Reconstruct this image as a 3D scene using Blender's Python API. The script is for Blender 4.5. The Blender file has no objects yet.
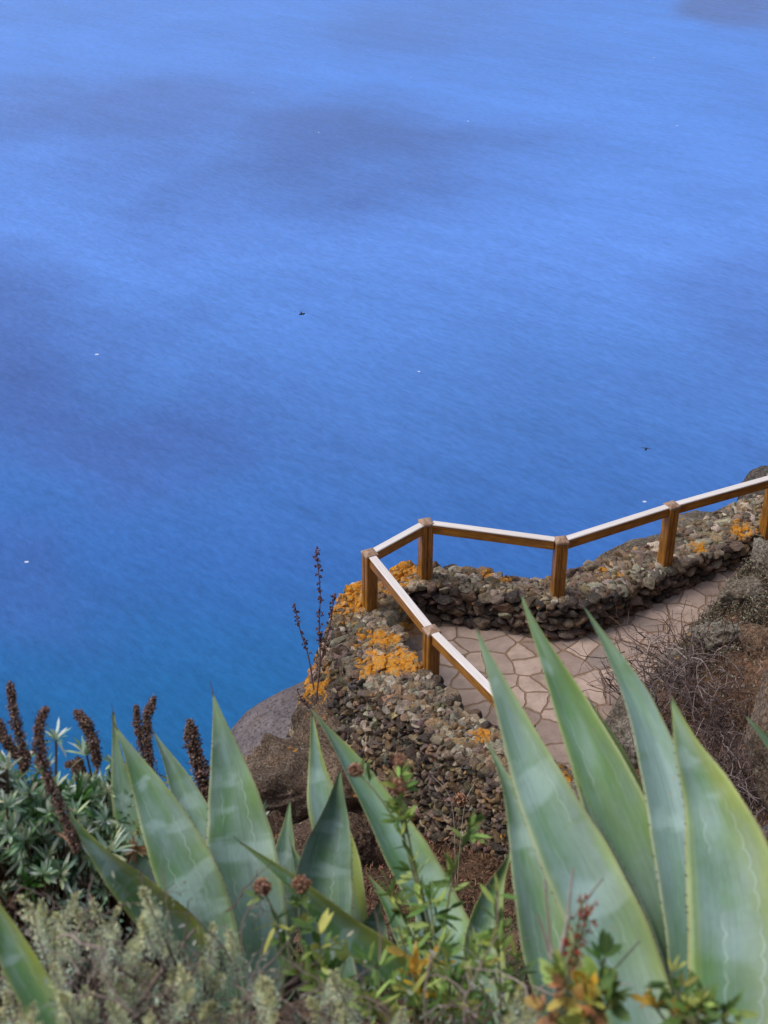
import bpy, math, random
import numpy as np
from mathutils import Vector
R = math.radians
rng = np.random.default_rng(7)
random.seed(7)
sc = bpy.context.scene
COL = sc.collection

# ------------------------------------------------------------------ camera frame
CAMZ = 7.5
PITCH = R(32.0)
F = 1407.0
FW = np.array([0, math.cos(PITCH), -math.sin(PITCH)])
UPV = np.array([0, math.sin(PITCH), math.cos(PITCH)])
CAM = np.array([0, 0, CAMZ])
def U(px, py, t):
    d = FW + (px-384)/F*np.array([1., 0, 0]) + (512-py)/F*UPV
    return CAM + d*t
def UZ(px, py, z):
    d = FW + (px-384)/F*np.array([1., 0, 0]) + (512-py)/F*UPV
    return CAM + d*((z-CAMZ)/d[2])

# ------------------------------------------------------------------ numeric helpers
def hsh(ix, iy, iz, s):
    n = (ix.astype(np.int64)*374761393 + iy.astype(np.int64)*668265263 + iz.astype(np.int64)*2147483647 + s*144665) & 0xffffffff
    n = ((n ^ (n >> 13))*1274126177) & 0xffffffff
    n = n ^ (n >> 16)
    return (n & 0xffff)/65535.0
def vnoise(p, s=0):
    p = np.asarray(p, float); i = np.floor(p).astype(np.int64); f = p-i; f = f*f*(3-2*f)
    r = 0
    for dx in (0, 1):
        for dy in (0, 1):
            for dz in (0, 1):
                w = (f[:, 0] if dx else 1-f[:, 0])*(f[:, 1] if dy else 1-f[:, 1])*(f[:, 2] if dz else 1-f[:, 2])
                r = r + w*hsh(i[:, 0]+dx, i[:, 1]+dy, i[:, 2]+dz, s)
    return r*2-1
def fbm(p, sc_, octv=4, s=0, ridge=False):
    r = 0; a = 1; t = 0
    q = np.asarray(p, float)*sc_
    for k in range(octv):
        n = vnoise(q, s+k*17)
        if ridge: n = 1-2*np.abs(n)
        r = r+n*a; t += a; a *= .5; q = q*2.03+11.3
    return r/t
def smooth(a, b, x):
    t = np.clip((x-a)/(b-a), 0, 1); return t*t*(3-2*t)
def nrm(v):
    v = np.asarray(v, float); return v/(np.linalg.norm(v, axis=-1, keepdims=True)+1e-12)
def srgb(r, g, b, k=1.0):
    c = np.array([r, g, b])/255.0
    return np.where(c <= .04045, c/12.92, ((c+.055)/1.055)**2.4)*k
def catmull(P, n):
    P = np.asarray(P, float)
    if len(P) == 2:
        t = np.linspace(0, 1, n)[:, None]; return P[0]*(1-t)+P[1]*t
    Q = np.vstack([2*P[0]-P[1], P, 2*P[-1]-P[-2]])
    seg = len(P)-1; out = []
    for t in np.linspace(0, seg, n):
        i = min(int(t), seg-1); u = t-i
        a, b, c, d = Q[i], Q[i+1], Q[i+2], Q[i+3]
        out.append(.5*((2*b)+(-a+c)*u+(2*a-5*b+4*c-d)*u*u+(-a+3*b-3*c+d)*u**3))
    return np.array(out)

# ------------------------------------------------------------------ mesh collector
class MB:
    def __init__(s): s.v = []; s.f = []; s.c = []; s.n = 0; s.extra = []; s.uv = None
    def add(s, v, f, c, fm=None):
        v = np.asarray(v, float); f = np.asarray(f, np.int64)
        c = np.asarray(c, float)
        if c.ndim == 1: c = np.repeat(c[None, :3], len(v), 0)
        s.v.append(v); s.f.append(f+s.n); s.c.append(c[:, :3]); s.n += len(v)
        s.extra.append(np.zeros(len(f), int) if fm is None else np.full(len(f), fm))
    def empty(s): return s.n == 0
    def build(s, name, mats, parent=None, smoothf=True, lich=None, uvs=None, origin=None):
        me = bpy.data.meshes.new(name)
        V = np.vstack(s.v)
        o = np.zeros(3)
        if origin is not None: o = np.asarray(origin, float)
        ltot = []; lv = []; mi = []
        for f, m in zip(s.f, s.extra):
            ltot.append(np.full(len(f), f.shape[1])); lv.append(f.ravel()); mi.append(m)
        ltot = np.concatenate(ltot); lv = np.concatenate(lv); mi = np.concatenate(mi)
        me.vertices.add(len(V)); me.vertices.foreach_set('co', (V-o).ravel())
        me.loops.add(len(lv)); me.loops.foreach_set('vertex_index', lv.astype(np.int32))
        me.polygons.add(len(ltot))
        me.polygons.foreach_set('loop_start', (np.cumsum(ltot)-ltot).astype(np.int32))
        me.polygons.foreach_set('loop_total', ltot.astype(np.int32))
        me.polygons.foreach_set('material_index', mi.astype(np.int32))
        me.polygons.foreach_set('use_smooth', np.full(len(ltot), smoothf))
        a = me.attributes.new('col', 'FLOAT_COLOR', 'POINT')
        cc = np.hstack([np.vstack(s.c), np.ones((len(V), 1))])
        a.data.foreach_set('color', cc.ravel().astype(np.float32))
        if lich is not None:
            a = me.attributes.new('lich', 'FLOAT', 'POINT'); a.data.foreach_set('value', lich(V).astype(np.float32))
        if uvs is not None:
            l = me.uv_layers.new(name='UVMap')
            l.data.foreach_set('uv', uvs[lv].ravel().astype(np.float32))
        me.update(calc_edges=True)
        if not isinstance(mats, (list, tuple)): mats = [mats]
        for m in mats: me.materials.append(m)
        ob = bpy.data.objects.new(name, me); COL.objects.link(ob)
        ob.location = o
        if parent is not None:
            ob.parent = parent
            ob.location = o-np.array(parent_world(parent))
        return ob
def parent_world(p):
    w = np.zeros(3)
    while p is not None:
        w = w+np.array(p.location); p = p.parent
    return w
def thing(name, label, cat, loc, group=None):
    o = bpy.data.objects.new(name, None); COL.objects.link(o); o.location = [float(x) for x in loc]
    o.empty_display_size = .1
    return tag(o, label, cat, group)
def tag(o, label, cat, group=None):
    o['label'] = label; o['category'] = cat
    if group: o['group'] = group
    return o

# ------------------------------------------------------------------ primitives (arrays)
def grid_faces(nu, nv, closed_v=False):
    f = []
    a = np.arange((nu-1))[:, None]; b = np.arange(nv if closed_v else nv-1)[None, :]
    b2 = (b+1) % nv
    i00 = a*nv+b; i01 = a*nv+b2; i10 = (a+1)*nv+b; i11 = (a+1)*nv+b2
    return np.stack([i00, i10, i11, i01], -1).reshape(-1, 4)
def tube(mb, P, r, col, sides=5, col2=None, rough=0):
    P = np.asarray(P, float); n = len(P)
    r = np.broadcast_to(np.asarray(r, float), (n,))
    T = nrm(np.gradient(P, axis=0))
    ref = np.array([0.31, .2, .93]) if abs(T[0][2]) < .9 else np.array([1., .1, 0])
    A = nrm(np.cross(T, ref)); B = np.cross(T, A)
    th = np.linspace(0, 2*np.pi, sides, endpoint=False)
    V = P[:, None, :]+(A[:, None, :]*np.cos(th)[None, :, None]+B[:, None, :]*np.sin(th)[None, :, None])*r[:, None, None]
    if rough: V = V*(1)+rng.normal(0, rough, V.shape)
    c = np.asarray(col, float)
    if col2 is not None:
        t = np.linspace(0, 1, n)[:, None]; c = np.repeat((c*(1-t)+np.asarray(col2)*t)[:, None, :], sides, 1).reshape(-1, 3)
    mb.add(V.reshape(-1, 3), grid_faces(n, sides, True), c)
    e = len(V.reshape(-1, 3))
def blades(mb, P, D, N, L, W, C, curl=0.15, shape=.45, fold=.0):
    """many small lance-shaped leaves: P base, D direction, N normal (arrays)"""
    P = np.asarray(P, float); D = nrm(D); S = nrm(np.cross(D, N)); N = nrm(np.cross(S, D))
    n = len(P); L = np.broadcast_to(L, (n,))[:, None]; W = np.broadcast_to(W, (n,))[:, None]
    a = P+S*W*.12; a2 = P-S*W*.12
    m1 = P+D*L*shape*.6+S*W*.5+N*L*curl*.35; m2 = P+D*L*shape*.6-S*W*.5+N*L*curl*.35
    q1 = P+D*L*(shape+.25)+S*W*.42+N*L*curl*.3; q2 = P+D*L*(shape+.25)-S*W*.42+N*L*curl*.3
    c0 = P+D*L*shape*.6+N*(L*curl*.35-W*fold); c1 = P+D*L*(shape+.25)+N*(L*curl*.3-W*fold)
    t = P+D*L
    V = np.stack([a, a2, m1, c0, m2, q1, c1, q2, t], 1)
    base = (np.arange(n)*9)[:, None]
    quads = np.array([[2, 5, 6, 3], [3, 6, 7, 4]]); tris = np.array([[0, 2, 3], [0, 3, 1], [1, 3, 4], [5, 8, 6], [6, 8, 7]])
    C = np.asarray(C, float)
    if C.ndim == 1: C = np.repeat(C[None], n, 0)
    cv = np.repeat(C[:, None, :], 9, 1)
    k = mb.n
    mb.add(V.reshape(-1, 3), (base[:, :, None]+quads[None]).reshape(-1, 4), cv.reshape(-1, 3))
    mb.f.append((base[:, :, None]+tris[None]).reshape(-1, 3)+k); mb.extra.append(np.zeros(n*5, int))
def specks(mb, P, s, C, flat=1.0):
    """tiny octahedral lumps, randomly turned"""
    n = len(P); s = np.broadcast_to(s, (n,))
    a = nrm(rng.normal(size=(n, 3))); b = nrm(np.cross(a, rng.normal(size=(n, 3)))); c = np.cross(a, b)
    S = s[:, None]
    V = np.stack([P+a*S*1.3, P-a*S*1.3, P+b*S*.8, P-b*S*.8, P+c*S*.55*flat, P-c*S*.55*flat], 1)
    F_ = np.array([[0, 2, 4], [2, 1, 4], [1, 3, 4], [3, 0, 4], [2, 0, 5], [1, 2, 5], [3, 1, 5], [0, 3, 5]])
    C = np.asarray(C, float)
    if C.ndim == 1: C = np.repeat(C[None], n, 0)
    mb.add(V.reshape(-1, 3), ((np.arange(n)*6)[:, None, None]+F_[None]).reshape(-1, 3), np.repeat(C[:, None], 6, 1).reshape(-1, 3))
def rdir(n, up=0., spread=1.):
    d = rng.normal(size=(n, 3))*spread; d[:, 2] += up; return nrm(d)
def palette(pal, n, var=.15):
    pal = np.array(pal); c = pal[rng.integers(0, len(pal), n)]
    return c*(1+rng.normal(0, var, (n, 1)))*(1+rng.normal(0, var*.25, (n, 3)))

# icosphere template
def ico(sub):
    import bmesh
    bm = bmesh.new(); bmesh.ops.create_icosphere(bm, subdivisions=sub, radius=1)
    V = np.array([v.co[:] for v in bm.verts]); Fc = np.array([[v.index for v in f.verts] for f in bm.faces]); bm.free()
    return V, Fc
ICO3V, ICO3F = ico(3); ICO2V, ICO2F = ico(2)
def cut_rock(V, ncut, lo, hi):
    V = V.copy()
    for k in range(ncut):
        d = nrm(rng.normal(size=3)); h = rng.uniform(lo, hi)
        e = V@d-h; m = e > 0; V[m] -= np.outer(e[m], d)*.93
    return V
STONES = [cut_rock(ICO3V, 14, .42, .8)/.72 for k in range(24)]
PEBBLES = [cut_rock(ICO3V, 13, .42, .82)/.74 for k in range(20)]
def place_stones(mb, pos, T, N, B, size, cols, tmpl, faces):
    """pos (n,3); frames T,N,B; size (n,3) half extents"""
    n = len(pos)
    for i in range(n):
        t = tmpl[rng.integers(len(tmpl))]
        q = t[:, [0, 1, 2]] if rng.random() < .5 else t[:, [1, 2, 0]]
        q = q*size[i]
        V = pos[i]+q[:, :1]*T[i]+q[:, 1:2]*N[i]+q[:, 2:3]*B[i]
        V = V+(V-pos[i])*(.22*vnoise(V*26+i))[:, None]
        mot = 1+.16*vnoise(V*34)
        mb.add(V, faces, cols[i][None]*mot[:, None])

# ------------------------------------------------------------------ materials
def newmat(name):
    m = bpy.data.materials.new(name); m.use_nodes = True
    nt = m.node_tree; bs = nt.nodes['Principled BSDF']; return m, nt, bs
def N_(nt, typ, **kw):
    n = nt.nodes.new(typ)
    for k, v in kw.items():
        if k in n.inputs.keys() if hasattr(n, 'inputs') else False: n.inputs[k].default_value = v
        else: setattr(n, k, v)
    return n
def lk(nt, a, b): nt.links.new(a, b)
def noise(nt, vec, scale, detail=4, rough=.55, dist=0.):
    n = nt.nodes.new('ShaderNodeTexNoise'); n.inputs['Scale'].default_value = scale; n.inputs['Detail'].default_value = detail
    n.inputs['Roughness'].default_value = rough; n.inputs['Distortion'].default_value = dist
    if vec is not None: lk(nt, vec, n.inputs['Vector'])
    return n.outputs['Fac']
def mrange(nt, val, a, b, c, d, sm=False):
    n = nt.nodes.new('ShaderNodeMapRange'); lk(nt, val, n.inputs['Value'])
    if sm: n.interpolation_type = 'SMOOTHSTEP'
    for k, v in zip(('From Min', 'From Max', 'To Min', 'To Max'), (a, b, c, d)): n.inputs[k].default_value = v
    return n.outputs['Result']
def math_(nt, op, a, b=None, c=None, clamp=False):
    n = nt.nodes.new('ShaderNodeMath'); n.operation = op; n.use_clamp = clamp
    for i, x in enumerate((a, b, c)):
        if x is None: continue
        if isinstance(x, (int, float)): n.inputs[i].default_value = x
        else: lk(nt, x, n.inputs[i])
    return n.outputs[0]
def mix(nt, fac, a, b, mode='MIX'):
    n = nt.nodes.new('ShaderNodeMix'); n.data_type = 'RGBA'; n.blend_type = mode
    if isinstance(fac, (int, float)): n.inputs[0].default_value = fac
    else: lk(nt, fac, n.inputs[0])
    for i, x in ((6, a), (7, b)):
        if isinstance(x, (tuple, list, np.ndarray)): n.inputs[i].default_value = (*[float(q) for q in x[:3]], 1)
        else: lk(nt, x, n.inputs[i])
    return n.outputs[2]
def attr(nt, name):
    n = nt.nodes.new('ShaderNodeAttribute'); n.attribute_name = name; return n
def scalecol(nt, col, fac):
    n = nt.nodes.new('ShaderNodeVectorMath'); n.operation = 'SCALE'; lk(nt, col, n.inputs[0]); lk(nt, fac, n.inputs['Scale']); return n.outputs[0]
def geo_pos(nt): return nt.nodes.new('ShaderNodeNewGeometry').outputs['Position']
def bump(nt, h, strength, dist, bs):
    n = nt.nodes.new('ShaderNodeBump'); n.inputs['Strength'].default_value = strength; n.inputs['Distance'].default_value = dist
    lk(nt, h, n.inputs['Height']); lk(nt, n.outputs[0], bs.inputs['Normal']); return n

def m_rock(name='rock', nscale=9., lich=True, bdist=.03, speck=.8):
    m, nt, bs = newmat(name); pos = geo_pos(nt)
    c = attr(nt, 'col').outputs['Color']
    n1 = noise(nt, pos, nscale, 8, .65)
    n2 = noise(nt, pos, nscale*9, 6, .7)
    c = scalecol(nt, c, mrange(nt, n1, .25, .75, .62, 1.38))
    c = scalecol(nt, c, mrange(nt, n2, .3, .7, .72, 1.28))
    # pale crusty lichen specks
    n3 = noise(nt, pos, nscale*3.1, 7, .75)
    c = mix(nt, mrange(nt, n3, .56, .66, 0, speck, True), c, srgb(158, 152, 136))
    n7 = noise(nt, pos, nscale*7.3, 3, .6)
    c = mix(nt, mrange(nt, n7, .60, .66, 0, speck*.7), c, srgb(176, 168, 152))
    n8 = noise(nt, pos, nscale*5.7, 4, .7, .4)
    c = scalecol(nt, c, mrange(nt, n8, .40, .47, .55, 1))
    # brown stain
    n4 = noise(nt, pos, nscale*.6, 4, .6)
    c = mix(nt, mrange(nt, n4, .52, .66, 0, .25, True), c, srgb(112, 82, 58))
    if lich:
        l = attr(nt, 'lich').outputs['Fac']
        n5 = noise(nt, pos, 11, 8, .75)
        s = math_(nt, 'ADD', l, mrange(nt, n5, .3, .7, -.85, .6))
        k = mrange(nt, s, .3, .44, 0, .9, True)
        n6 = noise(nt, pos, 60, 5, .7)
        oc = mix(nt, mrange(nt, n6, .35, .65, 0, 1), srgb(186, 108, 16), srgb(232, 162, 40)); oc = mix(nt, mrange(nt, noise(nt, pos, 31, 4), .5, .62, 0, .7, True), oc, srgb(170, 150, 100))
        c = mix(nt, k, c, oc)
    lk(nt, c, bs.inputs['Base Color']); bs.inputs['Roughness'].default_value = .92
    bs.inputs['Specular IOR Level'].default_value = .25
    h = math_(nt, 'ADD', math_(nt, 'ADD', n1, math_(nt, 'MULTIPLY', n2, .35)), math_(nt, 'MULTIPLY', mrange(nt, n8, .38, .5, 0, 1), .35))
    bump(nt, h, .9, bdist, bs)
    return m
def m_attr(name, rough=.75, trans=0., var=.25, nsc=40., spec=.3):
    m, nt, bs = newmat(name); pos = geo_pos(nt)
    c = scalecol(nt, attr(nt, 'col').outputs['Color'], mrange(nt, noise(nt, pos, nsc, 4), .25, .75, 1-var, 1+var))
    lk(nt, c, bs.inputs['Base Color']); bs.inputs['Roughness'].default_value = rough
    bs.inputs['Specular IOR Level'].default_value = spec
    if trans:
        tr = nt.nodes.new('ShaderNodeBsdfTranslucent'); lk(nt, c, tr.inputs['Color'])
        mx = nt.nodes.new('ShaderNodeMixShader'); mx.inputs[0].default_value = trans
        out = nt.nodes['Material Output']; lk(nt, bs.outputs[0], mx.inputs[1]); lk(nt, tr.outputs[0], mx.inputs[2]); lk(nt, mx.outputs[0], out.inputs['Surface'])
    return m
M_ROCK = m_rock('lichen_rock')
M_STONE = m_rock('rubble_stone', 16, True, .008, .4)
M_LEAF = m_attr('small_leaf', .6, .25)
M_DRY = m_attr('dry_plant', .9, .0)
M_TWIG = m_attr('twig_bark', .85, 0)

def m_wood():
    m, nt, bs = newmat('varnished_wood'); pos = nt.nodes.new('ShaderNodeTexCoord').outputs['Object']
    mp = nt.nodes.new('ShaderNodeMapping'); lk(nt, pos, mp.inputs['Vector']); mp.inputs['Scale'].default_value = (30, 30, 2.2)
    g = noise(nt, mp.outputs[0], 2.2, 6, .6, .6)
    c = mix(nt, mrange(nt, g, .3, .7, 0, 1), srgb(112, 68, 22), srgb(196, 134, 56))
    n2 = noise(nt, pos, 5, 4); c = scalecol(nt, c, mrange(nt, n2, .3, .7, .75, 1.2))
    lk(nt, c, bs.inputs['Base Color']); bs.inputs['Roughness'].default_value = .38
    bump(nt, g, .25, .003, bs); return m
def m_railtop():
    m, nt, bs = newmat('sky_sheen_rail_top'); pos = nt.nodes.new('ShaderNodeTexCoord').outputs['Object']
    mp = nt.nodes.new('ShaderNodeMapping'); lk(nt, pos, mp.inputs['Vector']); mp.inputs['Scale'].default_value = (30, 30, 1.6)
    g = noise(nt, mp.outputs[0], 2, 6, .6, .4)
    c = mix(nt, mrange(nt, g, .3, .75, 0, 1), srgb(218, 206, 200), srgb(242, 234, 230))  # sky reflection on the varnish, painted as a near-white colour
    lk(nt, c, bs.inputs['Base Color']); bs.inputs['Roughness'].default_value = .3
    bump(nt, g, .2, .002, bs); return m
def m_cap():
    m, nt, bs = newmat('post_cap_wood'); pos = geo_pos(nt)
    c = mix(nt, mrange(nt, noise(nt, pos, 30, 5), .3, .7, 0, 1), srgb(128, 92, 66), srgb(186, 156, 134))
    lk(nt, c, bs.inputs['Base Color']); bs.inputs['Roughness'].default_value = .5; return m
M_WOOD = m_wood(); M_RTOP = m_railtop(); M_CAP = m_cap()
def m_glass():
    m, nt, bs = newmat('clear_glass')
    out = nt.nodes['Material Output']
    tr = nt.nodes.new('ShaderNodeBsdfTransparent'); tr.inputs['Color'].default_value = (.93, .95, .95, 1)
    gl = nt.nodes.new('ShaderNodeBsdfGlossy'); gl.inputs['Roughness'].default_value = .05
    mx = nt.nodes.new('ShaderNodeMixShader'); mx.inputs[0].default_value = .07
    lk(nt, tr.outputs[0], mx.inputs[1]); lk(nt, gl.outputs[0], mx.inputs[2]); lk(nt, mx.outputs[0], out.inputs['Surface'])
    return m
M_GLASS = m_glass()

# ------------------------------------------------------------------ world, sun, camera
SUN_EL, SUN_AZ = R(58), R(-88)          # azimuth measured from +Y towards +X
w = bpy.data.worlds.new('World'); sc.world = w; w.use_nodes = True
nt = w.node_tree; bg = nt.nodes['Background']
sky = nt.nodes.new('ShaderNodeTexSky'); sky.sky_type = 'NISHITA'; sky.sun_disc = False
sky.sun_elevation = SUN_EL; sky.sun_rotation = SUN_AZ; sky.air_density = 1.0; sky.dust_density = 1.5; sky.ozone_density = 1.0
hs = nt.nodes.new('ShaderNodeHueSaturation'); hs.inputs['Saturation'].default_value = .62
lk(nt, sky.outputs[0], hs.inputs['Color']); lk(nt, hs.outputs[0], bg.inputs['Color']); bg.inputs['Strength'].default_value = .15
sl = bpy.data.lights.new('sun', 'SUN'); sl.energy = 2.1; sl.angle = R(26); sl.color = (1, .95, .88)
so = bpy.data.objects.new('sun', sl); COL.objects.link(so)
sd = Vector((math.sin(SUN_AZ)*math.cos(SUN_EL), math.cos(SUN_AZ)*math.cos(SUN_EL), math.sin(SUN_EL)))
so.rotation_euler = sd.to_track_quat('Z', 'Y').to_euler(); so.location = (0, 0, 30)
cd = bpy.data.cameras.new('camera'); co = bpy.data.objects.new('camera', cd); COL.objects.link(co)
cd.sensor_fit = 'VERTICAL'; cd.sensor_height = 24; cd.lens = 24*F/1024; cd.clip_end = 20000; cd.clip_start = .05
co.location = CAM; co.rotation_euler = (R(90)-PITCH, 0, 0)
cd.dof.use_dof = True; cd.dof.focus_distance = 11.0; cd.dof.aperture_fstop = 5.0
sc.camera = co
sc.view_settings.view_transform = 'Standard'; sc.view_settings.look = 'None'; sc.view_settings.exposure = 0

# ------------------------------------------------------------------ sea
SEAZ = -95.0
def m_sea():
    m, nt, bs = newmat('sea_water'); pos = geo_pos(nt)
    def stretched(ang, k, loc=(0, 0, 0)):
        mp = nt.nodes.new('ShaderNodeMapping'); mp.vector_type = 'TEXTURE'; lk(nt, pos, mp.inputs['Vector'])
        mp.inputs['Rotation'].default_value = (0, 0, R(ang)); mp.inputs['Scale'].default_value = (k, 1, 1); mp.inputs['Location'].default_value = loc; return mp.outputs[0]
    big = noise(nt, pos, .012, 3, .5, .3)
    sep = nt.nodes.new('ShaderNodeSeparateXYZ'); lk(nt, pos, sep.inputs[0])
    y = sep.outputs['Y']; x = sep.outputs['X']
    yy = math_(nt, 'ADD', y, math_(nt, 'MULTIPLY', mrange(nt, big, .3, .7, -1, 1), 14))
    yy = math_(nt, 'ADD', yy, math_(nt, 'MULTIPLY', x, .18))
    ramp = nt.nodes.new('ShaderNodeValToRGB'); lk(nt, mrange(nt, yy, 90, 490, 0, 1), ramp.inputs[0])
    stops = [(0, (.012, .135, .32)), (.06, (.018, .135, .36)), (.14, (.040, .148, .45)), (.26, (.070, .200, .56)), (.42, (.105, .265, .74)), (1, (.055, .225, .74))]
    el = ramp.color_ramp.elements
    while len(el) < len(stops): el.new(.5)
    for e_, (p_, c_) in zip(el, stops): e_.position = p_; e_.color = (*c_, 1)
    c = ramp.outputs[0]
    # darker soft-edged patches
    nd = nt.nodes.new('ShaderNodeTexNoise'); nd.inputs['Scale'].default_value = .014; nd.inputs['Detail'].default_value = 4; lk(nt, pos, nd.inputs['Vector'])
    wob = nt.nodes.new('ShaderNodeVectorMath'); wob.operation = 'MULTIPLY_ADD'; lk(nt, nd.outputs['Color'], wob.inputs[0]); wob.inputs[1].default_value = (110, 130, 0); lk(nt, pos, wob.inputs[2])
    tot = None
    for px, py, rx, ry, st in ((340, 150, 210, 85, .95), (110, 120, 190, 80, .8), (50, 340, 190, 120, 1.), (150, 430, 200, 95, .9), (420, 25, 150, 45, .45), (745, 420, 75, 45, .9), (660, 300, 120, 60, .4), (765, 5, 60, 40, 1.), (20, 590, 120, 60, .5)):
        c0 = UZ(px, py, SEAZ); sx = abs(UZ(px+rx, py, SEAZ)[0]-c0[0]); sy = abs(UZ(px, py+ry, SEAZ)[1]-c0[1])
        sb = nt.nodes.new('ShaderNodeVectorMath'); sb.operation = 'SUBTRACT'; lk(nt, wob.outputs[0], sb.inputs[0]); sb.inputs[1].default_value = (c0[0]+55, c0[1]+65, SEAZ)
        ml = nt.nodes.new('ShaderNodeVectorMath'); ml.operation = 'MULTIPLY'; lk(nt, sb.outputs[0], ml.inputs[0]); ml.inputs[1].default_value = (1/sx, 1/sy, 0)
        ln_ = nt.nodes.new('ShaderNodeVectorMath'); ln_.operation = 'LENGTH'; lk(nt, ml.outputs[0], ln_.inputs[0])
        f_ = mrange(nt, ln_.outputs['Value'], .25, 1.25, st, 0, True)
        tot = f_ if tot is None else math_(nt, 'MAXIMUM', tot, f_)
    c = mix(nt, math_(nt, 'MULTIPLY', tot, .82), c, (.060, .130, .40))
    pt2 = noise(nt, stretched(-20, 1.4, (140, 65, 0)), .022, 3, .5, .3)
    c = scalecol(nt, c, mrange(nt, pt2, .35, .65, .93, 1.06))
    rip = noise(nt, stretched(-48, 2.6), 1.25, 6, .66, .15)
    rip2 = noise(nt, stretched(-38, 5), .28, 4, .6, .1)
    c = scalecol(nt, c, mrange(nt, rip, .3, .7, .87, 1.13)); c = scalecol(nt, c, mrange(nt, rip2, .3, .7, .93, 1.07))
    # scattered foam flecks
    mp3 = nt.nodes.new('ShaderNodeMapping'); lk(nt, pos, mp3.inputs['Vector']); mp3.inputs['Rotation'].default_value = (0, 0, R(28)); mp3.inputs['Scale'].default_value = (.7, 1, 1)
    vo = nt.nodes.new('ShaderNodeTexVoronoi'); vo.inputs['Scale'].default_value = .15; lk(nt, mp3.outputs[0], vo.inputs['Vector'])
    sepc = nt.nodes.new('ShaderNodeSeparateColor'); lk(nt, vo.outputs['Color'], sepc.inputs[0])
    on = math_(nt, 'GREATER_THAN', sepc.outputs[0], .3)
    sz = math_(nt, 'MULTIPLY', math_(nt, 'POWER', sepc.outputs[1], 1.2), .040)
    fl = math_(nt, 'MULTIPLY', on, math_(nt, 'LESS_THAN', vo.outputs['Distance'], sz))
    c = mix(nt, math_(nt, 'MULTIPLY', fl, .8), c, (.75, .8, .9))
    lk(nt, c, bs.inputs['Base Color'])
    bs.inputs['Roughness'].default_value = .16; bs.inputs['IOR'].default_value = 1.33; bs.inputs['Specular IOR Level'].default_value = .22
    bump(nt, rip, .35, .5, bs)
    return m
mb = MB()
a = np.linspace(-9000, 9000, 7)
X, Y = np.meshgrid(a, a, indexing='ij')
mb.add(np.stack([X.ravel(), Y.ravel(), np.full(X.size, SEAZ)], 1), grid_faces(7, 7), [.1, .2, .5])
sea = mb.build('sea', m_sea(), smoothf=False); sea['kind'] = 'structure'

# ------------------------------------------------------------------ plan of the walls (from the view)
INN = [(640, 850, .6), (600, 800, .6), (545, 757, .6), (470, 712, .6), (418, 664, .58), (398, 637, .5), (390, 607, .42), (402, 591, .41), (423, 584, .40),
       (468, 589, .37), (520, 598, .36), (557, 603, .36), (600, 598, .34), (663, 573, .26), (751, 535, .27), (830, 503, .3), (960, 460, .3)]
OUT = [(590, 880, .6), (560, 832, .6), (500, 782, .6), (430, 732, .58), (372, 690, .50), (341, 650, .44), (344, 596, .42), (384, 573, .42), (418, 566, .40),
       (468, 570, .37), (520, 579, .36), (560, 577, .36), (603, 562, .34), (658, 541, .30), (735, 505, .32), (815, 472, .33), (940, 432, .33)]
inn = np.array([UZ(*q) for q in INN]); out = np.array([UZ(*q) for q in OUT])
NS = 190
innS = catmull(inn, NS); outS = catmull(out, NS)
od = outS-innS; od[:, 2] = 0; od = nrm(od)
tpar = np.linspace(0, len(INN)-1, NS)
# outer foot: height and batter along the wall
footz = np.interp(tpar, [0, 3, 5, 6, 8, 16], [.05, -.38, -.9, -1.2, -1.3, -1.3])
batt = np.interp(tpar, [0, 3, 4, 5, 6, 7, 16], [.12, .14, .3, .5, .5, .2, .3])
footS = outS+od*batt[:, None]; footS[:, 2] = footz
ibaseS = innS-od*0.01; ibaseS[:, 2] = -.05

# ------------------------------------------------------------------ hillside and cliff (height field)
def seg_dist(P, poly, closed):
    d = np.full(len(P), 1e9)
    n = len(poly); rngk = range(n if closed else n-1)
    for i in rngk:
        a = poly[i]; b = poly[(i+1) % n]; ab = b-a
        t = np.clip(((P-a)@ab)/(ab@ab), 0, 1)
        d = np.minimum(d, np.linalg.norm(P-(a+t[:, None]*ab), axis=1))
    return d
def inside(P, poly):
    c = np.zeros(len(P), bool); n = len(poly)
    for i in range(n):
        a = poly[i]; b = poly[(i+1) % n]
        m = (a[1] > P[:, 1]) != (b[1] > P[:, 1])
        xx = (b[0]-a[0])*(P[:, 1]-a[1])/(b[1]-a[1]+1e-12)+a[0]
        c ^= m & (P[:, 0] < xx)
    return c
mid = (innS+outS)/2
BANKFOOT = np.array([UZ(*q, 0)[:2] for q in [(980, 520), (860, 548), (760, 580), (700, 622), (650, 678), (616, 740), (600, 790), (640, 850)]])
platform = np.vstack([mid[::4, :2], BANKFOOT])
far_out = (outS+od*.25)[62::6, :2]
land = np.vstack([np.array([(-160, -60), (-60, -12), (-22, -3), (-8, .6), (-3.4, 2.2), (-2.2, 4.5), (-1.75, 7), (-1.15, 8.2), (-.7, 9.2)]),
                  far_out, np.array([(8, 12.6), (16, 13.5), (60, 20), (170, 30), (170, -170), (-160, -170)])])
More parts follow.
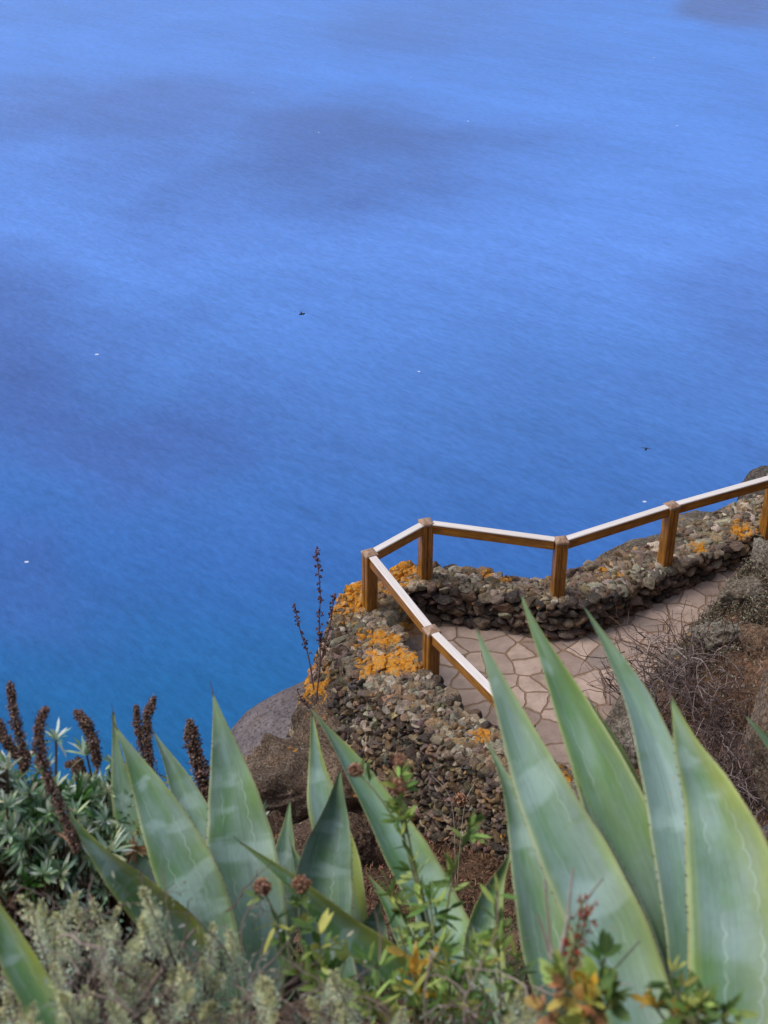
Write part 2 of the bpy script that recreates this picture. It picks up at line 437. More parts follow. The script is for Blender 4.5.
def height(P):
    x, y = P[:, 0], P[:, 1]
    hA = np.interp(y, [-200, -30, 0, 1.5, 2.2, 3, 4.5, 6, 7, 8.1, 9.5, 12], [60, 16, 5.95, 5.45, 4.75, 3.9, 2.1, .75, .15, -.35, -.9, -1.6])
    left = smooth(-.2, -2.2, x)
    hA = hA-left*np.interp(y, [0, 3, 5, 9], [.1, .5, 1.0, .8])
    hB = np.interp(y, [-200, -30, 0, 2, 3, 4, 6, 8, 10, 12, 20, 60], [60, 16, 5.95, 4.95, 4.05, 3.1, 1.6, 1.1, .85, .8, .8, 8])
    hB = hB+np.clip(x-2.2, 0, 60)*.42
    d = seg_dist(P, BANKFOOT, False)
    hB2 = np.minimum(hB, d*2.0-.02)
    kx = smooth(.9, 1.9, x+np.clip(8-y, -1, 5)*.12)
    h = hA*(1-kx)+np.where(y > 6, hB2, hB)*kx
    ins = inside(P, platform)
    pd = seg_dist(P, platform, True)
    nz = np.stack([x, y, x*0], 1)
    rough = fbm(nz, .9, 5, 3)*.22+fbm(nz, 4, 5, 9)*.10+fbm(nz, .12, 3, 5)*np.clip((np.abs(x)-8)/10, 0, 3)
    near = smooth(0, .5, pd)
    h = h+rough*near
    h = np.where(ins, -.10, h)
    dm = seg_dist(P, mid[:, :2], False); seaward = (~ins) & (dm < d) & (y > 8.6) & (x < 12)
    h = np.where(seaward, -.35+rough*.6, h)
    s = seg_dist(P, land, True); s = np.where(inside(P, land), -s, s)
    s = s+fbm(nz, .35, 4, 21)*np.clip((np.hypot(x-1, y-8)-4)*.12, 0, 2.5)
    drop = np.where(s > 0, s*3.2+np.minimum(s, .5)*1.0, 0)
    drop = drop*(1+.22*fbm(nz, .18, 4, 33))
    h = h-drop
    h = np.where(s > 0, np.minimum(h, h), h)
    return np.maximum(h, SEAZ-4)
def axis(lo, hi, step, far, growth=1.16):
    a = list(np.arange(lo, hi, step)); s = step; x = a[-1]
    while x < far: s *= growth; x += s; a.append(x)
    s = step; x = a[0]; pre = []
    while x > -far: s *= growth; x -= s; pre.append(x)
    return np.array(pre[::-1]+a)
ax = axis(-3.2, 6.0, .055, 150); ay = axis(0.6, 13.0, .055, 150)
X, Y = np.meshgrid(ax, ay, indexing='ij'); P2 = np.stack([X.ravel(), Y.ravel()], 1)
Z = height(P2)
def hz(x, y): return float(height(np.array([[x, y]]))[0])
V = np.column_stack([P2, Z])
# break up the cliff: push sideways with noise where it is steep
g = np.gradient(Z.reshape(X.shape))[0]
soil = srgb(104, 78, 60); soil2 = srgb(122, 92, 70); dark = srgb(70, 55, 45); grey = srgb(128, 116, 104)
n1 = fbm(V, 1.6, 4, 40)[:, None]; n2 = fbm(V, 7, 4, 41)[:, None]
c = soil*(1+.0*n1)+(soil2-soil)*np.clip(n1*2+.5, 0, 1); c = c+(dark-c)*np.clip(n2*1.6, 0, .8)
rs = np.exp(-(((V[:, 0]-2.25)/.45)**2+((V[:, 1]-8.3)/.9)**2))[:, None]; c = c*(1-.6*rs)+srgb(126, 92, 70)*rs*.6
gz = np.maximum(smooth(-1.0, -2.5, V[:, 2]), smooth(.2, -.5, V[:, 0])*smooth(7.2, 8.2, V[:, 1]))[:, None]; c = c*(1-gz)+grey*.8*gz
mb = MB(); mb.add(V, grid_faces(len(ax), len(ay))[:, ::-1], c)
def lich_none(V): return np.zeros(len(V))
hill = mb.build('hillside', m_rock('hillside_soil', 7, False, .03, .22), smoothf=True); hill['kind'] = 'structure'

# ------------------------------------------------------------------ flagstone path
def m_path():
    m, nt, bs = newmat('flagstone_paving'); pos = geo_pos(nt)
    nn = nt.nodes.new('ShaderNodeTexNoise'); nn.inputs['Scale'].default_value = 1.7; nn.inputs['Detail'].default_value = 2; lk(nt, pos, nn.inputs['Vector'])
    ad = nt.nodes.new('ShaderNodeVectorMath'); ad.operation = 'MULTIPLY_ADD'; lk(nt, nn.outputs['Color'], ad.inputs[0]); ad.inputs[1].default_value = (.14, .14, 0); lk(nt, pos, ad.inputs[2])
    n2 = nt.nodes.new('ShaderNodeTexNoise'); n2.inputs['Scale'].default_value = 14; n2.inputs['Detail'].default_value = 3; lk(nt, pos, n2.inputs['Vector'])
    ad2 = nt.nodes.new('ShaderNodeVectorMath'); ad2.operation = 'MULTIPLY_ADD'; lk(nt, n2.outputs['Color'], ad2.inputs[0]); ad2.inputs[1].default_value = (.035, .035, 0); lk(nt, ad.outputs[0], ad2.inputs[2])
    v1 = nt.nodes.new('ShaderNodeTexVoronoi'); v1.voronoi_dimensions = '2D'; v1.feature = 'DISTANCE_TO_EDGE'; v1.inputs['Scale'].default_value = 4.3
    v2 = nt.nodes.new('ShaderNodeTexVoronoi'); v2.voronoi_dimensions = '2D'; v2.inputs['Scale'].default_value = 4.3
    lk(nt, ad2.outputs[0], v1.inputs['Vector']); lk(nt, ad2.outputs[0], v2.inputs['Vector'])
    sp = nt.nodes.new('ShaderNodeSeparateColor'); lk(nt, v2.outputs['Color'], sp.inputs[0])
    c = mix(nt, sp.outputs[0], srgb(152, 132, 122), srgb(190, 166, 152))
    c = mix(nt, mrange(nt, sp.outputs[1], .7, 1, 0, .6), c, srgb(126, 118, 116))
    f1 = noise(nt, pos, 9, 7, .65); f2 = noise(nt, pos, 70, 5, .65)
    c = scalecol(nt, c, mrange(nt, f1, .3, .7, .8, 1.18)); c = scalecol(nt, c, mrange(nt, f2, .3, .7, .9, 1.1))
    c = mix(nt, mrange(nt, noise(nt, pos, 1.3, 4), .5, .7, 0, .4, True), c, srgb(132, 108, 90))
    jw = mrange(nt, noise(nt, pos, 5, 3), .3, .7, .028, .06)
    j = mrange(nt, math_(nt, 'DIVIDE', v1.outputs['Distance'], jw), .55, 1.15, 1, 0, True)
    jc = mix(nt, f2, srgb(132, 106, 86), srgb(160, 132, 108))
    c = mix(nt, j, c, jc)
    lk(nt, c, bs.inputs['Base Color']); bs.inputs['Roughness'].default_value = .85; bs.inputs['Specular IOR Level'].default_value = .3
    h = math_(nt, 'ADD', math_(nt, 'MULTIPLY', j, -1.0), math_(nt, 'MULTIPLY', math_(nt, 'ADD', f1, math_(nt, 'MULTIPLY', f2, .4)), .5))
    h = math_(nt, 'ADD', h, math_(nt, 'MULTIPLY', sp.outputs[2], .3))
    bump(nt, h, .8, .02, bs); return m
pl = np.vstack([mid[::3, :2], BANKFOOT+np.array([.35, -.3])])
mb = MB()
gx = np.arange(pl[:, 0].min()-.1, pl[:, 0].max()+.1, .07); gy = np.arange(pl[:, 1].min()-.1, pl[:, 1].max()+.1, .07)
X, Y = np.meshgrid(gx, gy, indexing='ij'); Pp = np.stack([X.ravel(), Y.ravel()], 1)
ok = inside(Pp, pl) | (seg_dist(Pp, pl, True) < .08)
fz = .006*fbm(np.column_stack([Pp, Pp[:, 0]*0]), 2, 3, 77)
ff = grid_faces(len(gx), len(gy)); ff = ff[ok[ff].all(1)][:, ::-1]
used = np.unique(ff); remap = -np.ones(len(Pp), int); remap[used] = np.arange(len(used))
mb.add(np.column_stack([Pp, fz])[used], remap[ff], [.3, .25, .2])
path = mb.build('path', m_path()); path['kind'] = 'structure'

# ------------------------------------------------------------------ rubble parapet
LSPOTS = [(UZ(352, 600, .42), .26), (UZ(362, 590, .42), .16), (UZ(372, 640, .46), .17), (UZ(392, 642, .48), .12), (UZ(378, 664, .5), .2), (UZ(402, 665, .52), .22),
          (UZ(345, 625, .4), .08), (UZ(392, 575, .42), .24), (UZ(405, 570, .42), .2), (UZ(418, 668, .5), .14), (UZ(486, 575, .37), .06), (UZ(505, 580, .37), .05),
          (UZ(604, 570, .34), .07), (UZ(618, 577, .3), .05), (UZ(698, 546, .3), .10), (UZ(742, 530, .3), .14), (UZ(437, 665, .6), .08), (UZ(470, 780, .2), .06),
          (UZ(415, 695, .3), .09), (UZ(322, 670, -.3), .26), (UZ(395, 605, .3), .14), (UZ(405, 635, .1), .2), (UZ(480, 737, .6), .09), (UZ(560, 775, .6), .12),
          (U(294, 743, 11.2), .08), (U(248, 745, 11.2), .07), (U(276, 740, 11.2), .05), (U(308, 682, 11.6), .2)]
def lich(V):
    r = np.zeros(len(V))
    for c_, rad in LSPOTS:
        r = np.maximum(r, np.clip(1.05-np.linalg.norm(V-c_, axis=1)/rad*.75, 0, 1))
    return r
wall = thing('stone_parapet', 'dry rubble stone parapet spotted with orange lichen, curving around the flagstone path', 'wall', mid[60])
mb = MB()
sh = .035
core = [ibaseS+od*sh, innS+od*.02-[0, 0, .004], outS-od*.02-[0, 0, .004], footS-od*(sh*1.2)]
Vc = np.stack(core, 1); mort = srgb(118, 106, 92)
ncz = fbm(Vc.reshape(-1, 3), 6, 3, 5)[:, None]
mb.add(Vc.reshape(-1, 3), grid_faces(NS, 4), mort*(1+.3*ncz)*np.tile([.5, .95, .95, .7], NS)[:, None])
# end caps
mb.add(Vc[0], [[0, 1, 2, 3]], mort); mb.add(Vc[-1], [[3, 2, 1, 0]], mort)
mb.build('mortar_core', M_ROCK, wall, lich=lich, smoothf=False)
def stone_strip(mb, A, B, rowh, w0, w1, depth, pal, tmpl, faces, s0=0., s1=1., var=.2, jit=.25, proud=.0):
    """A lower rail, B upper rail (same length)"""
    la = np.linalg.norm(np.diff((A+B)/2, axis=0), axis=1); cum = np.concatenate([[0], np.cumsum(la)]); L = cum[-1]
    H = np.linalg.norm(B-A, axis=1)
    def at(C, s): return np.array([np.interp(s, cum, C[:, k]) for k in range(3)])
    rows = max(1, int(round(H.mean()/rowh)))
    pos = []; Ts = []; Ns = []; Bs = []; sz = []
    for r_ in range(rows):
        s = L*s0+rng.uniform(0, w0)
        while s < L*s1:
            wd = rng.uniform(w0, w1); sm = s+wd/2
            if sm > L: break
            a_ = at(A, sm); b_ = at(B, sm); hh = np.linalg.norm(b_-a_)
            rh = hh/rows
            v = (r_+.5+rng.uniform(-jit, jit))/rows
            T = nrm(at(A, min(sm+.05, L))-at(A, max(sm-.05, 0))); Bv = nrm(b_-a_); Nn = nrm(np.cross(T, Bv)); Bv = np.cross(Nn, T)
            ang = rng.normal(0, .22); T2 = T*math.cos(ang)+Bv*math.sin(ang); B2 = np.cross(Nn, T2)
            k = rng.uniform(.75, 1.15)
            pos.append(a_+(b_-a_)*v+Nn*rng.normal(proud, depth*.16)); Ts.append(T2); Ns.append(Nn); Bs.append(B2)
            sz.append((wd*.55, depth*rng.uniform(.7, 1.2), rh*.60*k))
            s += wd*.94
    place_stones(mb, np.array(pos), Ts, Ns, Bs, np.array(sz), palette(pal, len(pos), var), tmpl, faces)
dkp = [srgb(104, 90, 80), srgb(84, 72, 66), srgb(124, 108, 94), srgb(72, 64, 60), srgb(140, 124, 108), srgb(110, 88, 74)]
ltp = [srgb(154, 140, 122), srgb(134, 118, 104), srgb(176, 164, 146), srgb(114, 102, 92), srgb(150, 128, 100), srgb(130, 108, 84)]
mxp = [srgb(124, 106, 88), srgb(96, 84, 76), srgb(144, 120, 90), srgb(80, 72, 68), srgb(152, 138, 122), srgb(112, 92, 72), srgb(104, 90, 84)]
k0, k1, kf = 0, NS, int(NS*.44)
mb = MB()
# inner face: rough courses of dark stones (rails reversed so that the normal looks at the path)
stone_strip(mb, innS[::-1], ibaseS[::-1], .075, .08, .17, .06, dkp, STONES, ICO3F)
mb.build('inner_face_stones', M_STONE, wall, lich=lich, smoothf=False)
mb = MB()
stone_strip(mb, innS, outS, .095, .07, .19, .03, ltp, STONES, ICO3F, jit=.45, proud=-.018)
stone_strip(mb, innS, outS, .05, .03, .08, .03, ltp, PEBBLES, ICO3F, jit=.6, proud=-.014)
mb.build('coping_stones', M_STONE, wall, lich=lich, smoothf=False)
mb = MB()
stone_strip(mb, outS[:kf], footS[:kf], .075, .05, .14, .05, mxp, PEBBLES, ICO3F, jit=.5, var=.3, proud=-.012)
stone_strip(mb, outS[:kf], footS[:kf], .05, .03, .07, .045, mxp, PEBBLES, ICO3F, jit=.7, var=.3, proud=-.012)
stone_strip(mb, outS[kf-2:], footS[kf-2:], .10, .09, .2, .06, mxp, PEBBLES, ICO3F, jit=.3)
mb.build('outer_face_stones', M_STONE, wall, lich=lich, smoothf=False)

# ------------------------------------------------------------------ wooden railing
rail = thing('wooden_railing', 'varnished brown wooden railing with pale sky sheen painted along its top, standing on the stone parapet above the sea', 'railing', UZ(425, 577, .4))
def oriented_box(mb, c, ax_, ay_, az_, hx, hy, hz_, col=(.3, .2, .1), bev=.006):
    # chamfered box
    vs = []
    for sx in (-1, 1):
        for sy in (-1, 1):
            for sz in (-1, 1):
                for k in range(3):
                    e = [hx, hy, hz_]; e = [e[i]-(0 if i == k else bev) for i in range(3)]
                    vs.append(c+ax_*sx*e[0]+ay_*sy*e[1]+az_*sz*e[2])
    import bmesh
    bm = bmesh.new()
    for v in vs: bm.verts.new(v)
    r = bmesh.ops.convex_hull(bm, input=bm.verts)
    bm.verts.index_update()
    V = np.array([v.co[:] for v in bm.verts]); Fc = [[v.index for v in f.verts] for f in bm.faces]; bm.free()
    mb.add(V, np.array(Fc), col)
Zv = np.array([0, 0, 1.])
PH = .60
posts = []   # (base xyz, top z)
for px, pb, pt_, zb in [(522, 768, 732, .6), (431, 664, 628, .6), (370, 608, 551, .42), (425, 577, 520, .40), (557, 594, 538, .36), (665, 560, 503, .31), (767, 526, 474, .33), (905, 478, 424, .33)]:
    b = UZ(px, pb, zb); posts.append(b)
base_top = None
tops = []
for i, ((px, pt_), b) in enumerate(zip([(522, 732), (431, 628), (370, 551), (425, 520), (557, 538), (665, 503), (767, 474), (905, 424)], posts)):
    # height of the post so that its head stands straight above its foot
    d = FW+(512-pt_)/F*UPV
    t = b[1]/d[1]; z = CAMZ+d[2]*t
    tops.append(z)
print('post tops', [round(t, 2) for t in tops], [np.round(p, 2).tolist() for p in posts])
tops[0] = tops[1]+.09
def rails_dir(i):
    d = []
    if i > 0: d.append(nrm((posts[i]-posts[i-1])*[1, 1, 0]))
    if i < len(posts)-1: d.append(nrm((posts[i+1]-posts[i])*[1, 1, 0]))
    if i in (2,): return d[0]
    return nrm(sum(d))
HW = .052
for i, b in enumerate(posts):
    T = rails_dir(i); S = np.cross(Zv, T)
    zt = tops[i]; h = zt-b[2]+.12
    mb = MB(); o = np.array([b[0], b[1], b[2]-.12])
    for s in (-1, 1):   # two boards with a dark groove between them
        oriented_box(mb, np.array([b[0], b[1], zt-h/2-.02])+T*s*.029, T, S, Zv, .024, HW, h/2-.02)
    oriented_box(mb, np.array([b[0], b[1], zt-h/2-.02]), T, S, Zv, .012, HW-.012, h/2-.022)
    p = mb.build('post', M_WOOD, rail, smoothf=False, origin=o)
    mb = MB(); cc = np.array([b[0], b[1], zt])
    oriented_box(mb, cc-[0, 0, .028], T, S, Zv, HW+.006, HW+.006, .014)
    q = [cc+T*a_*(HW+.003)+S*b_*(HW+.003)-[0, 0, .014] for a_, b_ in ((-1, -1), (1, -1), (1, 1), (-1, 1))]+[cc+T*a_*.02+S*b_*.02+[0, 0, .004] for a_, b_ in ((-1, -1), (1, -1), (1, 1), (-1, 1))]
    mb.add(np.array(q), [[0, 1, 5, 4], [1, 2, 6, 5], [2, 3, 7, 6], [3, 0, 4, 7], [4, 5, 6, 7]], (.3, .2, .1))
    mb.build('post_cap', M_CAP, p, smoothf=False, origin=cc-[0, 0, .028])
for i in range(len(posts)-1):
    a_ = np.array([*posts[i][:2], tops[i]-.075]); b_ = np.array([*posts[i+1][:2], tops[i+1]-.075])
    d = nrm(b_-a_); S = nrm(np.cross(Zv, d)); Uu = np.cross(d, S)
    a2 = a_+d*.055; b2 = b_-d*.055; c_ = (a2+b2)/2; hl = np.linalg.norm(b2-a2)/2
    # object built along local z so the grain follows the rail
    def railpart(name, mat, off, hw, hh, parent):
        mb = MB()
        oriented_box(mb, np.zeros(3), np.array([1., 0, 0]), np.array([0, 1., 0]), Zv, hw, hh, hl, bev=.005)
        ob = mb.build(name, mat, None, smoothf=False)
        from mathutils import Matrix
        M = Matrix([[S[0], Uu[0], d[0]], [S[1], Uu[1], d[1]], [S[2], Uu[2], d[2]]])
        ob.rotation_mode = 'QUATERNION'
        return ob, M
    ro, M = railpart('rail', M_WOOD, 0, .030, .042, rail)
    ro.parent = rail; ro.location = c_-np.array(rail.location); ro.rotation_quaternion = M.to_quaternion()
    rc, _ = railpart('rail_top_sheen', M_RTOP, 0, .034, .008, ro)  # thin strip carrying the painted sky sheen
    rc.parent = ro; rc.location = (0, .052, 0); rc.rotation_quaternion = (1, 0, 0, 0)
    if i == 1:
        mb = MB(); zb1 = posts[1][2]+.03; zb2 = posts[2][2]+.06
        A = a2-[0, 0, .04]; B = b2-[0, 0, .04]; C2 = np.array([b2[0], b2[1], zb2]); D2 = np.array([a2[0], a2[1], zb1])
        n_ = S*.004; q = [A-n_, B-n_, C2-n_, D2-n_, A+n_, B+n_, C2+n_, D2+n_]
        mb.add(np.array(q), [[3, 2, 1, 0], [4, 5, 6, 7], [0, 1, 5, 4], [2, 3, 7, 6]], (.9, .9, .9))
        g_ = mb.build('glass_panel', M_GLASS, rail, smoothf=False, origin=D2); 

# ------------------------------------------------------------------ rocks
ICO6V, ICO6F = ico(6)
def rock(name, label, c, size, seed, pal, mat=None, cuts=7, rough=.16, rotz=0, roty=0, boxy=1., cat='rock', group=None, lo=.55, hi=.95, detail=1.):
    global rng
    keep = rng; rng = np.random.default_rng(seed)
    V = cut_rock(ICO6V, cuts, lo, hi); rng = keep
    V = np.sign(V)*np.abs(V)**boxy; q = V*1.0
    disp = fbm(q*1.0, 1.3, 5, seed, True)*rough+fbm(q, 5, 5, seed+5)*.09*detail+fbm(q, 22, 3, seed+6, True)*.02*detail
    V = V*(1+disp[:, None])
    V = V*np.asarray(size)
    cy_, sy_ = math.cos(roty), math.sin(roty); V = np.column_stack([V[:, 0]*cy_+V[:, 2]*sy_, V[:, 1], -V[:, 0]*sy_+V[:, 2]*cy_])
    cz, sz_ = math.cos(rotz), math.sin(rotz)
    V = np.column_stack([V[:, 0]*cz-V[:, 1]*sz_, V[:, 0]*sz_+V[:, 1]*cz, V[:, 2]])+c
    a_, b_ = pal; k = np.clip(fbm(V, 2.5, 4, seed+9)*1.5+.5, 0, 1)[:, None]
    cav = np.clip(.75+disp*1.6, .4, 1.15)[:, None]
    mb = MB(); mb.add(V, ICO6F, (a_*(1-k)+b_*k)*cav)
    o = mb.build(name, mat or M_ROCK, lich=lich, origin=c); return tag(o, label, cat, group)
GB = (srgb(138, 116, 98), srgb(100, 84, 72)); GP = (srgb(120, 112, 106), srgb(98, 90, 86)); GL = (srgb(142, 134, 122), srgb(118, 106, 92)); RB = (srgb(118, 92, 72), srgb(98, 76, 62))
M_SLAB = m_rock('plain_grey_rock', 5, False, .01, .05)
rock('boulder', 'large brown boulder with a dark hollow and orange lichen dots, below the parapet corner', U(328, 806, 11.5), (.84, .55, .58), 3, GB, rotz=.3, boxy=.8, cuts=16, rough=.5, lo=.42, hi=.8)
rock('rock_ledge', 'lichen-speckled rock ledge carrying the left corner of the parapet', U(345, 735, 11.75), (.42, .5, .62), 11, GB, rotz=-.2)
rock('rock_slab', 'smooth plain grey rock slab sloping to the sea behind the brown boulder', U(325, 735, 12.9), (.95, .6, .36), 24, (srgb(134, 124, 126), srgb(118, 108, 110)), mat=M_SLAB, cuts=3, rough=.03, rotz=.1, roty=-.42, boxy=.6, detail=.2, lo=.8, hi=1.)
rock('stone_block', 'small pale brown rock between the agave leaves beneath the big boulder', U(262, 848, 10.2), (.30, .3, .24), 31, RB)
rock('stone_block', 'flat brown rock at the foot of the rubble wall, right of the boulder hollow', U(325, 850, 9.9), (.34, .3, .2), 37, RB)
rock('rock_outcrop', 'tall rounded grey rock behind the railing at the upper right', U(775, 512, 14.6), (.42, .4, .5), 41, GP, rough=.1)
rock('rock_outcrop', 'low pale grey rock ridge outside the parapet, left of the tall rounded rock', U(712, 540, 14.1), (.52, .35, .3), 47, GL, rough=.2, rotz=.4)
rock('rock_outcrop', 'rough lichen-grey rock shelf outside the parapet between two railing posts', U(640, 567, 13.5), (.6, .25, .22), 53, GL, rough=.2, rotz=.5)
rock('cliff_boulder', 'dark upright rock at the right picture edge beside the dry brush', U(800, 735, 6.6), (.20, .3, .42), 61, GB, rough=.22, cuts=10)
rock('cliff_boulder', 'grey rock low at the right edge behind the widest agave leaf', U(775, 860, 5.6), (.12, .14, .12), 67, GP, rough=.1)
rock('bank_rock', 'weathered grey rock at the path edge under the dry brush', U(636, 722, 9.8), (.2, .35, .28), 71, GL, rough=.2)

# ------------------------------------------------------------------ dry brush, scrub
def twig_tangle(mb, c, rad, n, col_pal, r0=.004, L=.5, up=.4, wig=.5, seg=9, branch=2):
    for k in range(n):
        p = c+rng.normal(0, 1, 3)*rad*[.6, .6, .25]
        d = rdir(1, up)[0]; P = [p]; Lk = L*rng.uniform(.5, 1.2)
        for j in range(seg):
            d = nrm(d+rng.normal(0, wig, 3)*.6+np.array([0, 0, -.06])); p = p+d*Lk/seg; P.append(p)
        P = np.array(P); cc = col_pal[rng.integers(len(col_pal))]*rng.uniform(.7, 1.3)
        tube(mb, P, np.linspace(r0, r0*.35, len(P))*rng.uniform(.6, 1.3), cc, 4)
        for b_ in range(branch):
            i = rng.integers(2, len(P)-1); q = P[i]; dd = nrm(rdir(1, .2)[0]+nrm(P[i]-P[i-1])); Q = [q]
            for j in range(4):
                dd = nrm(dd+rng.normal(0, .35, 3)); q = q+dd*Lk*.08; Q.append(q)
            tube(mb, np.array(Q), np.linspace(r0*.5, r0*.2, 5), cc*1.1, 3)
twp = [srgb(96, 80, 78), srgb(122, 106, 104), srgb(74, 60, 56), srgb(146, 132, 128), srgb(104, 78, 62)]
scp = [srgb(164, 156, 142), srgb(150, 146, 132), srgb(132, 122, 108), srgb(104, 92, 78), srgb(150, 140, 120), srgb(88, 80, 60), srgb(120, 96, 70), srgb(84, 78, 56)]
def ground_pt(px, py):
    """first hit of the view ray with the hillside"""
    ts = np.linspace(1.0, 22, 1400)
    d = FW+(px-384)/F*np.array([1., 0, 0])+(512-py)/F*UPV
    Q = CAM+ts[:, None]*d; h = height(Q[:, :2]); i = np.argmax(Q[:, 2] < h)
    return Q[i]
for px, py, sz_, lab, sd in [(778, 560, (.26, .22, .17), 'craggy lichen-grey rock at the top of the bank by the right picture edge', 81), (752, 590, (.20, .18, .14), 'craggy grey rock on the bank crest, second below the right picture edge', 82),
                       (722, 628, (.20, .19, .13), 'craggy rock on the bank crest above the tangled brush', 83), (684, 662, (.17, .16, .11), 'low craggy rock where the bank crest drops to the path', 84),
                       (764, 640, (.20, .18, .11), 'brown rock in the reddish soil patch on the bank', 85)]:
    q = ground_pt(px, py+6)
    rock('bank_rock', lab, q+np.array([0, 0, -.02]), sz_, sd, GL if sd < 85 else RB, rough=.4, cuts=12, lo=.5, rotz=sd)
BR = [(690, 690, 'tangled leafless brush of grey-brown twigs below the reddish bank', .42, 240), (730, 740, 'dense purple-brown dry brush next to the dark upright rock', .45, 260),
      (672, 672, 'sparse dry brush with a curled dark twig at the path edge', .22, 90), (745, 800, 'dark twiggy brush behind the widest agave leaf', .42, 230),
      (700, 790, 'low dry brush seen between the two right-hand agave leaves', .38, 170), (632, 706, 'grey matted brush where the path bends behind the agave', .18, 80)]
for px, py, lab, rad, n in BR:
    g_ = ground_pt(px, py); s = g_[1]/9.
    t = thing('dry_bush', lab, 'bush', g_, 'leafless bushes on the bank right of the path')
    mb = MB(); twig_tangle(mb, g_+np.array([0, 0, .06]), rad*.8, n, twp, .0045*s+.001, .42*s+.1); mb.build('branches', M_TWIG, t, origin=g_)
    mb = MB(); m_ = int(900*rad/.4)
    P = g_+rng.normal(0, 1, (m_, 3))*[rad*.55, rad*.55, .05]; P[:, 2] = height(P[:, :2])+np.abs(rng.normal(0, .05, m_))
    blades(mb, P, rdir(m_, .4), rdir(m_, 1), rng.uniform(.012, .035, m_), rng.uniform(.004, .01, m_), palette(scp, m_, .3)); mb.build('dead_leaves', M_DRY, t, origin=g_)
# matted scrub along the crest of the bank and on the open soil
def scatter_scrub(name, label, pts, n, rad, pal, L=(.01, .035), kind='stuff', hgt=.06):
    mb = MB()
    ctr = np.array([ground_pt(*q)+np.array([0, 0, 0]) for q in pts])
    P = ctr[rng.integers(0, len(ctr), n)]+rng.normal(0, 1, (n, 3))*[rad, rad, 0]
    sp = ~inside(P[:, :2], platform)
    cl = fbm(P, 5, 3, 90); P = P[(cl > -.25) & sp]; n = len(P)
    P[:, 2] = height(P[:, :2])+np.abs(rng.normal(0, hgt, n))*np.clip(.6+fbm(P, 4, 2, 91), .1, 2)
    blades(mb, P, rdir(n, .5), rdir(n, .6), rng.uniform(*L, n), rng.uniform(.003, .011, n), palette(pal, n, .35))
    o = mb.build(name, M_DRY); o['kind'] = kind; o['label'] = label; return o
scatter_scrub('bank_scrub', 'grey lichened scrub matting the bank crest', [(775, 552), (755, 568), (740, 586), (722, 608), (704, 630), (686, 650), (668, 665), (760, 580), (735, 610), (715, 640), (740, 640), (690, 655), (755, 600), (765, 620)], 30000, .11, [c_*1.0 for c_ in scp]+[srgb(80, 70, 58), srgb(104, 88, 68)]*3, L=(.008, .035), hgt=.07)
scatter_scrub('dry_litter', 'dry twigs and litter over the brown soil', [(470, 840), (500, 850), (440, 830), (420, 870), (480, 880), (400, 830), (370, 840), (350, 880), (300, 880), (460, 910), (540, 860), (430, 900), (390, 900), (280, 860), (720, 820), (740, 850)], 16000, .22,
              [srgb(122, 92, 72), srgb(94, 66, 50), srgb(140, 114, 88), srgb(76, 56, 44), srgb(110, 76, 56)], (.015, .06), hgt=.02)

